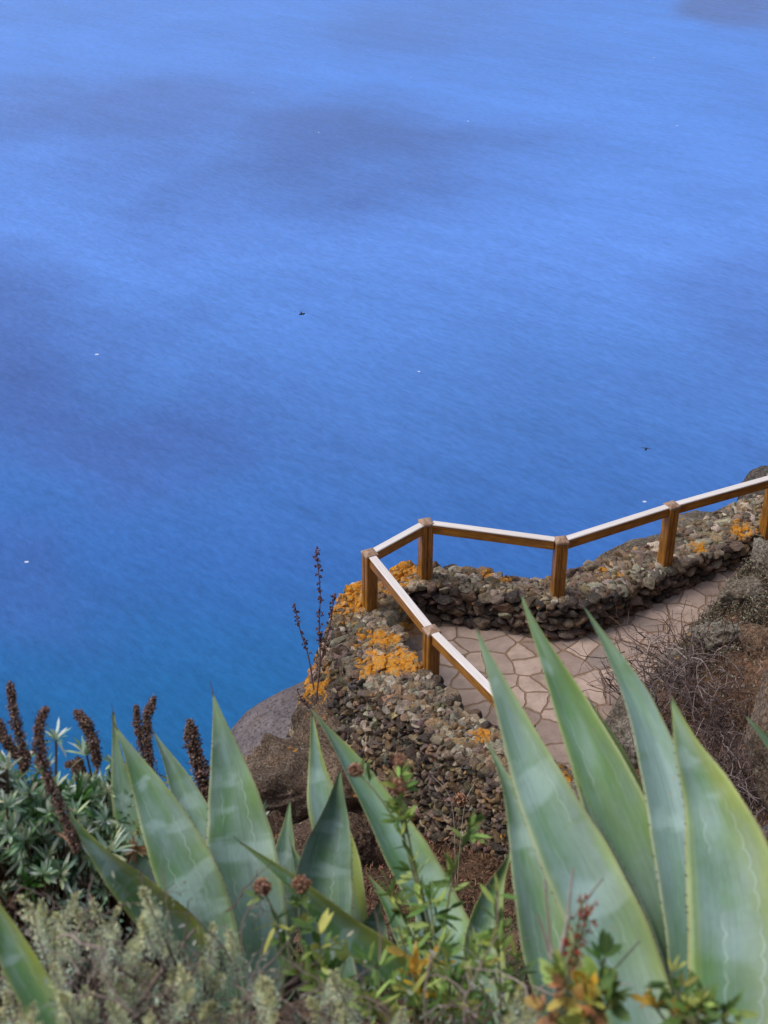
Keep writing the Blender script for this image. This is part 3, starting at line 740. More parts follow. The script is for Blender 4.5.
# ------------------------------------------------------------------ agaves
def m_agave():
    m, nt, bs = newmat('agave_skin')
    uv = nt.nodes.new('ShaderNodeUVMap').outputs[0]; oi = nt.nodes.new('ShaderNodeObjectInfo')
    sep = nt.nodes.new('ShaderNodeSeparateXYZ'); lk(nt, uv, sep.inputs[0]); u, v = sep.outputs[0], sep.outputs[1]
    rnd = oi.outputs['Random']; rc = nt.nodes.new('ShaderNodeSeparateColor'); lk(nt, oi.outputs['Color'], rc.inputs[0])
    yel = rc.outputs[0]; gla = rc.outputs[1]; val = rc.outputs[2]
    comb = nt.nodes.new('ShaderNodeCombineXYZ'); lk(nt, u, comb.inputs[0]); lk(nt, v, comb.inputs[1]); lk(nt, math_(nt, 'MULTIPLY', rnd, 31.7), comb.inputs[2])
    def mapped(sx, sy):
        mp = nt.nodes.new('ShaderNodeMapping'); lk(nt, comb.outputs[0], mp.inputs['Vector']); mp.inputs['Scale'].default_value = (sx, sy, 1); return mp.outputs[0]
    streak = noise(nt, mapped(14, .9), 1.6, 5, .6)
    blot = noise(nt, mapped(1.6, 4), 1.3, 4, .55)
    band = noise(nt, mapped(.5, 9), 1.0, 3, .5, .3)
    fine = noise(nt, mapped(40, 60), 1.0, 5, .7)
    green = srgb(96, 138, 84); glau = srgb(132, 160, 154); dkg = srgb(76, 112, 88)
    k = math_(nt, 'ADD', mrange(nt, blot, .35, .65, -.25, .6), math_(nt, 'MULTIPLY', gla, .8), clamp=True)
    c = mix(nt, k, green, glau)
    c = mix(nt, math_(nt, 'MULTIPLY', mrange(nt, streak, .52, .75, 0, .5, True), 1.), c, dkg)
    # pale bloom bands across the blade
    c = mix(nt, mrange(nt, band, .55, .64, 0, .6, True), c, srgb(162, 190, 184))
    c = mix(nt, mrange(nt, band, .40, .28, 0, .4, True), c, srgb(88, 128, 62))
    # yellowing toward one margin and the tip
    e = math_(nt, 'ABSOLUTE', math_(nt, 'SUBTRACT', u, .5))
    side = mrange(nt, u, .45, .98, 0, 1, True)
    yk = math_(nt, 'MULTIPLY', math_(nt, 'MULTIPLY', side, yel), mrange(nt, blot, .25, .6, 1, .5))
    c = mix(nt, yk, c, srgb(168, 176, 70))
    tip = mrange(nt, v, .8, .99, 0, .5, True); c = mix(nt, tip, c, srgb(138, 158, 104))
    c = mix(nt, math_(nt, 'MULTIPLY', mrange(nt, e, .33, .47, 0, .55, True), math_(nt, 'ADD', yel, .25, clamp=True)), c, srgb(160, 178, 88))
    # margin imprints of the neighbouring leaves, a scalloped pale line on each half
    for sgn, ph, kk in ((1, .17, 9.), (-1, .61, 8.)):
        sc_ = math_(nt, 'ABSOLUTE', math_(nt, 'SINE', math_(nt, 'MULTIPLY', math_(nt, 'ADD', v, math_(nt, 'MULTIPLY', rnd, ph)), math.pi*kk*2.6)))
        x0 = math_(nt, 'MULTIPLY_ADD', v, .20*sgn, .5+.10*sgn-.04*sgn)
        x0 = math_(nt, 'ADD', x0, math_(nt, 'MULTIPLY', math_(nt, 'POWER', sc_, .6), .045*sgn))
        x0 = math_(nt, 'ADD', x0, math_(nt, 'MULTIPLY', math_(nt, 'SUBTRACT', blot, .5), .12))
        dd = math_(nt, 'ABSOLUTE', math_(nt, 'SUBTRACT', u, x0))
        ln = mrange(nt, dd, .002, .017, .5, 0, True)
        ln = math_(nt, 'MULTIPLY', ln, mrange(nt, noise(nt, mapped(3, 6), 1.2, 2), .42, .56, .1, 1, True))
        ln = math_(nt, 'MULTIPLY', ln, mrange(nt, v, .72, .85, 1, 0))
        c = mix(nt, ln, c, srgb(184, 206, 196))
        below = mrange(nt, math_(nt, 'MULTIPLY', math_(nt, 'SUBTRACT', u, x0), float(sgn)), 0, .05, .16, 0); c = mix(nt, math_(nt, 'MULTIPLY', below, mrange(nt, math_(nt, 'MULTIPLY', math_(nt, 'SUBTRACT', u, x0), float(sgn)), -.002, .002, 0, 1)), c, dkg)
    # small scars and specks
    vs = nt.nodes.new('ShaderNodeTexVoronoi'); lk(nt, mapped(7, 22), vs.inputs['Vector']); vs.inputs['Scale'].default_value = 1.
    sp = nt.nodes.new('ShaderNodeSeparateColor'); lk(nt, vs.outputs['Color'], sp.inputs[0])
    scar = math_(nt, 'MULTIPLY', math_(nt, 'GREATER_THAN', sp.outputs[0], .93), mrange(nt, vs.outputs['Distance'], .05, .16, .8, 0, True))
    c = mix(nt, scar, c, srgb(150, 134, 112))
    # pale horny margin
    c = mix(nt, mrange(nt, e, .468, .492, 0, .8, True), c, srgb(176, 172, 118))
    c = scalecol(nt, c, mrange(nt, noise(nt, mapped(2.2, 7), 1.1, 4, .6), .3, .7, .84, 1.14))
    c = scalecol(nt, c, mrange(nt, v, .0, .55, .78, 1.0))  # ambient occlusion painted in: blade darkens toward its base
    c = scalecol(nt, c, mrange(nt, fine, .3, .7, .93, 1.07))
    c = scalecol(nt, c, mrange(nt, val, 0, 1, .4, 1.3))
    lk(nt, c, bs.inputs['Base Color']); bs.inputs['Roughness'].default_value = .5; bs.inputs['Specular IOR Level'].default_value = .4
    bs.inputs['Subsurface Weight'].default_value = .0
    bump(nt, math_(nt, 'ADD', streak, math_(nt, 'MULTIPLY', fine, .15)), .25, .004, bs)
    return m
M_AG = m_agave()
def m_spine():
    m, nt, bs = newmat('agave_spine'); pos = geo_pos(nt)
    c = mix(nt, noise(nt, pos, 90, 3), srgb(52, 36, 34), srgb(104, 78, 76)); lk(nt, c, bs.inputs['Base Color']); bs.inputs['Roughness'].default_value = .45; return m
M_SPINE = m_spine()
def agave_leaf(parent, pts, wpx, roll=0, chan=.35, yel=.4, gla=.5, val=.6, tip_at=.42, name='leaf', seedk=0, slim=1.15, wavy=.4, base_w=.72):
    """pts: tip first, (px, py, depth); wpx full width in picture units at the widest"""
    P = np.array([U(*q) for q in pts])[::-1]       # base first
    tw = np.mean([q[2] for q in pts]); W = wpx/F*tw
    n = 64; C = catmull(P, n); seg = np.linalg.norm(np.diff(C, axis=0), axis=1); s = np.concatenate([[0], np.cumsum(seg)]); L = s[-1]; v = s/L
    T = nrm(np.gradient(C, axis=0)); toc = nrm(CAM-C.mean(0))
    N0 = nrm(toc[None]-(T@toc)[:, None]*T)
    S0 = np.cross(T, N0)      # to the right when facing with T up
    r = np.interp(v, [0, 1], [roll*.8, roll*1.1])
    N = N0*np.cos(r)[:, None]+S0*np.sin(r)[:, None]; S = np.cross(T, N)
    prof = np.power(np.interp(v, [0, .15, .3, .42, .55, .68, .8, .9, .96, 1.0], [base_w, base_w+.1, .94, 1.0, .94, .76, .51, .27, .125, .035]), slim)
    wv = 1+.012*np.sin(v*38+seedk)*wavy
    hw = W/2*prof*wv
    na = 15; u = np.linspace(-1, 1, na)
    ch = chan*1.35*np.interp(v, [0, .3, .8, 1], [.9, .8, 1.1, 1.4])
    lift = (np.abs(u)**2)[None, :]*(hw*ch)[:, None]
    rv = .006*np.sin(v*23+seedk*2)[:, None]*u[None, :]*W/.1*.5
    th = W*.06*np.interp(v, [0, .3, 1], [1.8, 1.1, .5])[:, None]*(1-np.abs(u)**3)[None, :]+.0012
    mid_ = C[:, None]+S[:, None]*(u[None, :]*hw[:, None])[..., None]+N[:, None]*(lift+rv)[..., None]
    top = mid_; bot = mid_-N[:, None]*(th)[..., None]
    ring = np.concatenate([top, bot[:, ::-1]], 1); m_ = ring.shape[1]
    V = ring.reshape(-1, 3); Fq = grid_faces(n, m_, True)[:, ::-1]
    uvu = np.concatenate([(u+1)/2, (u[::-1]+1)/2]); UVs = np.stack(np.broadcast_arrays(uvu[None, :], v[:, None]), -1).reshape(-1, 2)
    mb = MB(); mb.add(V, Fq, (.3, .4, .3))
    # marginal thorns
    ktooth = []
    for sd_ in (0, na-1):
        sgn = -1 if sd_ == 0 else 1
        pos_ = .10
        while pos_ < .93:
            i = int(pos_*(n-1)); e = top[i, sd_]; q = rng.uniform(.8, 1.3)*np.interp(pos_, [0, .5, 1], [.0022, .0020, .0014])*(.6+W*2)
            o_ = S[i]*sgn; vv = np.array([e+T[i]*q*.9-o_*q*.35, e-T[i]*q*.9-o_*q*.35, e+N[i]*q*.5-o_*q*.35, e-N[i]*q*.5-o_*q*.35, e+o_*q*1.25+T[i]*q*.7])
            ktooth.append(vv); pos_ += rng.uniform(.018, .05)
    if ktooth:
        A = np.array(ktooth); k = len(A); tf = np.array([[0, 2, 4], [2, 1, 4], [1, 3, 4], [3, 0, 4]])
        mb.add(A.reshape(-1, 3), ((np.arange(k)*5)[:, None, None]+tf[None]).reshape(-1, 3), (.3, .2, .2), fm=1)
        UVs = np.vstack([UVs, np.zeros((k*5, 2))])
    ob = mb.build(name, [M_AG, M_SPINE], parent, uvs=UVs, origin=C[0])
    ob.color = (yel, gla, val, 1)
    # terminal spine
    sp_l = W*.16+.012; d = T[-1]; mb = MB(); k = 7
    Q = C[-1][None]-d*.006+d*np.linspace(0, 1, k)[:, None]*sp_l+N[-1]*(np.linspace(0, 1, k)**2)[:, None]*sp_l*.08+N[-1]*lift[-1].mean()
    tube(mb, Q, np.linspace(hw[-1]*1.2, .0004, k), srgb(60, 42, 40), 6)
    mb.build('spine', M_SPINE, ob, origin=Q[0])
    return ob
# big agave, right
CR = (680, 1230)
agR = thing('agave', 'largest agave with broad blue-green leaves, in the lower right corner', 'agave', U(690, 1230, 2.0), 'agave plants on the slope')
R_ = [
 dict(pts=[(590, 700, 2.62), (618, 760, 2.56), (648, 850, 2.48), (690, 1000, 2.3), (705, 1180, 2.08)], w=58, roll=.25, yel=.3, gla=.0, val=.22),
 dict(pts=[(487, 741, 2.42), (513, 800, 2.38), (534, 884, 2.30), (556, 970, 2.22), (600, 1080, 2.13), (655, 1220, 1.98)], w=60, roll=.1, yel=.25, gla=.25, val=.42),
 dict(pts=[(521, 594, 2.62), (533, 624, 2.60), (574, 710, 2.54), (612, 797, 2.45), (644, 884, 2.35), (667, 960, 2.26), (690, 1070, 2.15), (697, 1210, 2.0)], w=76, roll=-.15, yel=.4, gla=.05, val=.52, chan=.3),
 dict(pts=[(580, 788, 2.38), (600, 835, 2.34), (632, 920, 2.27), (668, 1060, 2.14), (690, 1210, 2.02)], w=50, roll=-.3, yel=.1, gla=.8, val=.45),
 dict(pts=[(476, 629, 2.36), (509, 710, 2.31), (545, 797, 2.24), (588, 884, 2.17), (625, 970, 2.10), (655, 1070, 2.0), (675, 1200, 1.88)], w=76, roll=.0, yel=.4, gla=.6, val=.52, chan=.22),
 dict(pts=[(583, 605, 2.44), (613, 655, 2.42), (641, 710, 2.38), (669, 797, 2.3), (688, 884, 2.2), (699, 970, 2.12), (706, 1200, 1.94)], w=62, roll=.15, yel=.1, gla=.85, val=.6, chan=.3),
 dict(pts=[(671, 697, 2.18), (688, 748, 2.14), (711, 800, 2.1), (735, 885, 2.02), (744, 980, 1.94), (745, 1200, 1.8)], w=104, roll=-.1, yel=1., gla=.35, val=.5, chan=.2),
 dict(pts=[(900, 850, 2.3), (860, 900, 2.2), (810, 990, 2.05), (760, 1200, 1.9)], w=100, roll=-.3, yel=.3, gla=.5, val=.5),
]
R_ = R_[:8]
for i, d in enumerate(R_):
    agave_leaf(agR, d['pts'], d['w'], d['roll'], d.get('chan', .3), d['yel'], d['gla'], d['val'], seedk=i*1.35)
agE = thing('agave', 'agave outside the right edge with one leaf tip reaching into the picture', 'agave', U(990, 960, 2.9), 'agave plants on the slope')
for i, (pts, w_) in enumerate([([(744, 715, 2.9), (772, 745, 2.9), (830, 810, 2.9), (985, 950, 2.9)], 44), ([(900, 640, 3.2), (920, 760, 3.1), (985, 940, 2.95)], 60), ([(1080, 660, 3.0), (1060, 780, 3.0), (1000, 945, 2.92)], 60), ([(850, 900, 2.6), (900, 925, 2.7), (985, 955, 2.85)], 50)]):
    agave_leaf(agE, pts, w_, 0, .3, .4, .3, .5, seedk=i)
# left agave
agL = thing('agave', 'left agave with pale banded upright leaves, between the dark seed spikes and the boulder', 'agave', U(236, 1040, 3.0), 'agave plants on the slope')
L_ = [
 dict(pts=[(153, 731, 3.3), (178, 780, 3.27), (205, 850, 3.2), (232, 940, 3.1), (240, 1030, 3.02)], w=52, roll=.1, yel=.1, gla=.7, val=.5),
 dict(pts=[(113, 712, 3.25), (122, 775, 3.22), (142, 850, 3.15), (175, 930, 3.08), (225, 1020, 3.0)], w=44, roll=-.5, yel=.5, gla=.4, val=.46),
 dict(pts=[(213, 694, 3.25), (229, 770, 3.2), (243, 860, 3.12), (256, 950, 3.03), (250, 1040, 2.95)], w=72, roll=-.05, yel=.15, gla=.4, val=.5, chan=.2),
 dict(pts=[(116, 727, 3.0), (146, 785, 2.97), (178, 855, 2.92), (207, 930, 2.88), (230, 1030, 2.85)], w=62, roll=.05, yel=.2, gla=.4, val=.54, chan=.2),
 dict(pts=[(68, 813, 2.7), (104, 858, 2.74), (146, 900, 2.8), (188, 945, 2.86), (226, 1025, 2.92)], w=48, roll=-.25, yel=1., gla=.1, val=.95),
 dict(pts=[(290, 800, 3.5), (285, 860, 3.4), (275, 940, 3.25), (250, 1030, 3.08)], w=40, roll=-.2, yel=.2, gla=.3, val=.35),
]
for i, d in enumerate(L_):
    agave_leaf(agL, d['pts'], d['w'], d['roll'], d.get('chan', .35), d['yel'], d['gla'], d['val'], seedk=i*2.3+1)
# middle agave, sprawling leaves reaching left
agM = thing('agave', 'middle agave with two narrow leaves sprawling up to the left over the other plants', 'agave', U(520, 1075, 2.75), 'agave plants on the slope')
M_ = [
 dict(pts=[(311, 708, 3.0), (352, 770, 3.0), (398, 850, 2.95), (448, 940, 2.88), (505, 1060, 2.75)], w=52, roll=.45, yel=.3, gla=.35, val=.8, chan=.5),
 dict(pts=[(240, 842, 2.5), (290, 882, 2.52), (340, 930, 2.56), (400, 975, 2.6), (500, 1060, 2.68)], w=38, roll=.25, yel=1., gla=.0, val=.66, chan=.5),
 dict(pts=[(366, 872, 3.0), (388, 905, 2.98), (412, 950, 2.93), (480, 1050, 2.8)], w=28, roll=.3, yel=.6, gla=.1, val=.5),
 dict(pts=[(512, 850, 2.95), (490, 900, 2.92), (482, 960, 2.86), (505, 1060, 2.75)], w=44, roll=.3, yel=.9, gla=.05, val=.55),
 dict(pts=[(415, 860, 3.1), (425, 910, 3.05), (440, 960, 2.95), (490, 1060, 2.8)], w=34, roll=-.3, yel=.2, gla=.8, val=.5),
]
for i, d in enumerate(M_):
    agave_leaf(agM, d['pts'], d['w'], d['roll'], d.get('chan', .35), d['yel'], d['gla'], d['val'], seedk=i*1.3+4)
agS = thing('agave', 'small dark agave with a folded bluish leaf, between the left and middle agaves', 'agave', U(340, 990, 3.15), 'agave plants on the slope')
S_ = [
 dict(pts=[(312, 714, 3.45), (322, 785, 3.42), (341, 860, 3.35), (352, 930, 3.25), (345, 985, 3.18)], w=46, roll=-.4, yel=1., gla=.6, val=.62),
 dict(pts=[(340, 770, 3.2), (333, 820, 3.2), (322, 880, 3.17), (325, 940, 3.12), (338, 990, 3.05)], w=60, roll=.1, yel=.05, gla=.55, val=.4, chan=.6),
 dict(pts=[(262, 800, 3.4), (290, 840, 3.4), (310, 900, 3.3), (332, 985, 3.15)][1:], w=24, roll=.2, yel=.5, gla=.1, val=.42),
 dict(pts=[(380, 900, 3.2), (375, 930, 3.2), (360, 985, 3.1)], w=36, roll=-.2, yel=.2, gla=.3, val=.4),
]
for i, d in enumerate(S_):
    agave_leaf(agS, d['pts'], d['w'], d['roll'], d.get('chan', .35), d['yel'], d['gla'], d['val'], seedk=i*1.9+7)
agC = thing('agave', 'agave in the lower left corner showing a single yellow-green leaf among grey shrubs', 'agave', U(110, 1110, 2.2), 'agave plants on the slope')
for i, (pts, w_, y_) in enumerate([([(-40, 850, 1.9), (2, 930, 1.9), (40, 1000, 1.88), (105, 1105, 1.85)], 38, 1.), ([(-90, 980, 2.2), (0, 1060, 2.2), (100, 1110, 2.2)], 50, .4)]):
    agave_leaf(agC, pts, w_, 0, .4, y_, .0, .45, seedk=i)

# ------------------------------------------------------------------ silver-leaved shrub with dark seed spikes
slv = [srgb(152, 168, 152), srgb(124, 148, 120), srgb(184, 192, 184), srgb(96, 124, 84), srgb(166, 170, 138), srgb(112, 140, 114)]
grn = [srgb(52, 84, 36), srgb(70, 104, 46), srgb(40, 64, 30)]
drp = [srgb(176, 148, 116), srgb(150, 120, 92), srgb(190, 172, 140), srgb(132, 100, 76)]
def rosette(mb, c, axis_, n, L, W, pal, open_=.9):
    d = rdir(n)*open_+axis_*rng.uniform(.2, 1.3, (n, 1)); d = nrm(d)
    blades(mb, c+d*L*.08, d, axis_+rng.normal(0, .2, (n, 3)), L*rng.uniform(.6, 1.15, n), W*rng.uniform(.7, 1.2, n), palette(pal, n, .16), curl=rng.uniform(-.1, .25), fold=.12)
def spike(mb, pts, w0, dense=1.0, pal=None):
    C = catmull(np.array([U(*q) for q in pts]), 60); tw = pts[0][2]
    n = int(2600*dense); i = rng.random(n)*59; k = i.astype(int); f = (i-k)[:, None]; C2 = np.vstack([C, C[-1]])
    p = C2[k]*(1-f)+C2[k+1]*f; v = i/59
    r = .86*w0/F*tw/2*np.interp(v, [0, .08, .3, .8, 1], [.45, .75, .95, 1.05, .7])*(1+.16*np.sin(v*47+w0)+.14*np.sin(v*19+w0*3))
    d = rdir(n); rr = r*np.sqrt(rng.uniform(.15, 1, n))
    P = p+d*rr[:, None]
    pal = pal or [srgb(90, 68, 60), srgb(112, 86, 74), srgb(70, 52, 46), srgb(134, 108, 96), srgb(100, 78, 72), srgb(150, 126, 114)]
    cc = 1.25*palette(pal, n, .25)*np.clip(.35+.75*(rr/r), .3, 1.1)[:, None]
    specks(mb, P, w0/F*tw*rng.uniform(.04, .10, n), cc)
    m_ = int(90*dense); j = rng.integers(0, n, m_)
    blades(mb, P[j], nrm(d[j]+[0, 0, .5]), rdir(m_), w0/F*tw*.28, w0/F*tw*.09, cc[j]*1.3)
    tube(mb, C, w0/F*tw*.12, srgb(60, 42, 34), 5)
SH = [
 dict(lab='silver-green shrub at the left edge with a long curved dark seed spike', c=[(20, 800), (30, 850), (-10, 830), (60, 860), (10, 880), (75, 880), (-20, 790), (50, 830), (0, 810), (5, 850), (40, 880), (-25, 860), (20, 830)], t=3.1,
      sp=[[(10, 684, 3.1), (14, 715, 3.1), (24, 755, 3.1), (24, 768, 3.1), 15], [(-6, 716, 3.1), (6, 740, 3.1), (20, 760, 3.1), 14], [(-10, 742, 3.0), (-2, 765, 3.0), (4, 790, 3.0), 15],
          [(46, 708, 2.85), (39, 728, 2.85), (41, 755, 2.85), (52, 790, 2.85), (66, 820, 2.85), (76, 850, 2.85), 17]]),
 dict(lab='silver-leaved shrub with a hooked dark seed spike, left of the left agave', c=[(90, 810), (110, 840), (80, 835), (125, 850), (100, 870), (130, 880), (95, 800), (120, 815)], t=3.35,
      sp=[[(76, 712, 3.3), (86, 724, 3.3), (93, 742, 3.3), (98, 766, 3.3), 15], [(66, 765, 3.35), (76, 764, 3.35), (84, 772, 3.35), 10], [(78, 760, 3.35), (78, 778, 3.35), 14], [(82, 772, 3.35), (92, 782, 3.35), (100, 790, 3.35), 10],
          [(126, 792, 3.3), (112, 800, 3.3), 10]]),
 dict(lab='shrub hidden behind the left agave with two dark seed spikes leaning together', c=[(150, 860), (170, 850), (150, 880), (140, 840)], t=3.6,
      sp=[[(136, 706, 3.6), (139, 735, 3.6), (152, 790, 3.6), 11], [(154, 698, 3.6), (147, 720, 3.6), (148, 750, 3.6), (160, 800, 3.6), 14]]),
 dict(lab='shrub between the left agave leaves with one thick dark seed spike', c=[(215, 860), (205, 880), (222, 900)], t=3.6,
      sp=[[(190, 722, 3.55), (193, 745, 3.55), (203, 780, 3.55), (208, 825, 3.55), 20]]),
]
for d in SH:
    t = d['t']; cs = np.array([U(a_, b_, t+rng.uniform(-.15, .15)) for a_, b_ in d['c']])
    base = np.array([cs[:, 0].mean(), cs[:, 1].mean(), 0]); base[2] = min(hz(base[0], base[1]), cs[:, 2].min()-.1)
    o = thing('seed_spike_shrub', d['lab'], 'shrub', base, 'silver shrubs with dark seed spikes')
    mb = MB(); mt = MB()
    for c_ in cs:
        m_ = 20
        for k in range(m_):
            p = c_+rng.normal(0, 1, 3)*[.055, .06, .045]
            ax_ = nrm(rng.normal(0, .5, 3)+[0, -.35, 1.])
            q = rng.random(); pal = slv if q < .80 else (grn if q < .93 else drp)
            rosette(mb, p, ax_, rng.integers(14, 26), rng.uniform(.032, .058), rng.uniform(.006, .010), np.array(pal)*1.75)
            a_ = np.array([base[0]+rng.normal(0, .05), base[1]+rng.normal(0, .05), base[2]])
            tube(mt, catmull([a_, (a_+p)/2+rng.normal(0, .03, 3), p], 7), np.linspace(.006, .0025, 7), srgb(110, 88, 70)*rng.uniform(.6, 1.2), 4)
    mb.build('foliage', M_LEAF, o, origin=base); mt.build('stems', M_TWIG, o, origin=base)
    for s_ in d['sp']:
        m2 = MB(); spike(m2, s_[:-1], s_[-1], .55+.05*len(s_)); e = U(*s_[-2])
        g0 = cs[np.argmin(np.linalg.norm(cs-e, axis=1))]
        tube(m2, catmull([e, e*.5+g0*.5+rng.normal(0, .01, 3), g0], 8), .0035, srgb(140, 108, 84), 5)
        m2.build('seed_spike', M_DRY, o, origin=e)

# ------------------------------------------------------------------ grey-green panicle shrubs (lower left and bottom)
pnl = [srgb(198, 192, 138), srgb(182, 184, 142), srgb(208, 200, 150), srgb(166, 174, 138)]
plw = [srgb(150, 162, 144), srgb(168, 176, 160), srgb(130, 146, 128), srgb(178, 178, 154)]
twg = [srgb(132, 116, 108), srgb(158, 142, 134), srgb(104, 88, 80)]
def panicle(mb, mt, base, tip, w_, n):
    ax_ = nrm(tip-base); L = np.linalg.norm(tip-base)
    v = rng.random(n)**.8; r = w_*np.interp(v, [0, .2, .7, 1], [.35, .5, .4, .08])
    # side sprigs: cluster leaflets round a few spots
    ns = 14; sv = rng.random(ns); sdv = rdir(ns); k = rng.integers(0, ns, n)
    vv = np.where(rng.random(n) < .7, sv[k], v); rr = w_*np.interp(vv, [0, .2, .7, 1], [.45, .5, .36, .06])
    d = np.where((rng.random(n) < .7)[:, None], nrm(sdv[k]+rng.normal(0, .35, (n, 3))), rdir(n))
    P = base+ax_*L*(vv+rng.normal(0, .03, n))[:, None]+d*(rr*rng.uniform(.2, 1, n))[:, None]
    t = np.clip(vv*1.3-.3+rng.normal(0, .25, n), 0, 1)[:, None]
    cc = palette(plw, n, .14)*(1-t)+palette(pnl, n, .12)*t
    blades(mb, P, nrm(d+ax_*.9), d, w_*rng.uniform(.07, .15, n), w_*rng.uniform(.045, .09, n), 1.6*cc*np.clip(.6+.6*np.linalg.norm(P-(base+ax_*L*vv[:, None]), axis=1)/(w_*.3), .4, 1.1)[:, None])  # self-shading painted in: leaflets near the stem are darker
    tube(mt, catmull([base-ax_*L*.6+rng.normal(0, .006, 3), base, tip], 7), np.linspace(.0022, .0009, 7), twg[rng.integers(3)], 4)
PS = [
 ('grey-green shrub with yellowish flower panicles at the left edge, in front of the silver shrub', 2.1, [(22, 895, 72, 32), (55, 925, 70, 34), (75, 905, 66, 30), (92, 895, 60, 26), (12, 960, 60, 32), (-10, 930, 70, 34), (40, 965, 60, 30), (30, 900, 60, 26), (62, 950, 60, 30), (100, 930, 60, 30)]),
 ('grey-green shrub with the tallest yellow panicle, in front of the left agave base', 1.95, [(142, 885, 70, 34), (118, 905, 66, 30), (165, 930, 66, 34), (135, 935, 60, 34), (100, 960, 60, 34), (155, 965, 60, 34), (125, 970, 60, 34), (85, 985, 55, 34), (180, 965, 60, 30)]),
 ('grey shrub of mostly bare twigs with fuzzy tips at the bottom left', 1.75, [(35, 1000, 60, 36), (75, 1010, 60, 36), (110, 1000, 60, 34), (0, 1010, 60, 36), (150, 1010, 60, 36), (60, 990, 50, 30), (130, 1020, 60, 34), (20, 1040, 60, 40), (90, 1050, 60, 40)]),
 ('pale panicle shrub leaning against the foot of the left agave', 1.9, [(212, 920, 70, 32), (202, 955, 60, 36), (222, 972, 50, 34), (235, 1000, 50, 34), (205, 1000, 50, 34), (185, 1018, 50, 36)]),
 ('pale yellow panicle shrub at the bottom below the sprawling agave leaf', 1.85, [(262, 975, 60, 34), (330, 970, 60, 34), (310, 995, 55, 34), (345, 1005, 55, 34), (275, 1012, 50, 36), (402, 1005, 45, 30)]),
 ('small grey panicle tuft at the bottom in front of the big agave', 1.8, [(522, 985, 50, 26), (535, 1005, 50, 28), (510, 1010, 50, 28), (495, 1030, 50, 30)]),
]
for lab, t, pan in PS:
    tips = [U(a_, b_+4, t+rng.uniform(-.12, .12)) for a_, b_, _, _ in pan]
    ctr = np.mean(tips, axis=0); base = np.array([ctr[0], ctr[1], hz(ctr[0], ctr[1])]); base[2] = min(base[2], ctr[2]-.15)
    o = thing('panicle_shrub', lab, 'shrub', base, 'grey-green panicle shrubs')
    mb = MB(); mt = MB()
    for tp, (a_, b_, hh, ww) in zip(tips, pan):
        for q in range(2):
            tq = tp+(np.zeros(3) if q == 0 else np.array([rng.normal(0, .028), rng.normal(0, .03), -abs(rng.normal(0, .03))]))
            ln = hh/F*t*1.1*rng.uniform(.7, 1.1); dirv = nrm(np.array([rng.normal(0, .25), rng.normal(-.1, .2), -1.]))
            bp = tq+dirv*ln
            panicle(mb, mt, bp, tq, ww/F*t*rng.uniform(.65, .95), 460)
            a0 = base+np.array([rng.normal(0, .06), rng.normal(0, .05), 0])
            tube(mt, catmull([a0, (a0+bp)/2+rng.normal(0, .03, 3), bp+dirv*ln*.3], 8), np.linspace(.005, .002, 8), twg[rng.integers(3)]*rng.uniform(.6, 1.1), 4)
    twig_tangle(mt, ctr-[0, 0, .07], .09, 40, twg, .0016, .14, .6, .5, 7, 2)
    # lower grey leaves filling the bush
    n = 350; P = ctr-[0, 0, .10]+rng.normal(0, 1, (n, 3))*[.085, .08, .035]
    blades(mb, P, rdir(n, .5), rdir(n), rng.uniform(.006, .016, n), rng.uniform(.002, .005, n), palette(plw, n, .25))
    mb.build('panicles', M_LEAF, o, origin=base); mt.build('twigs', M_TWIG, o, origin=base)

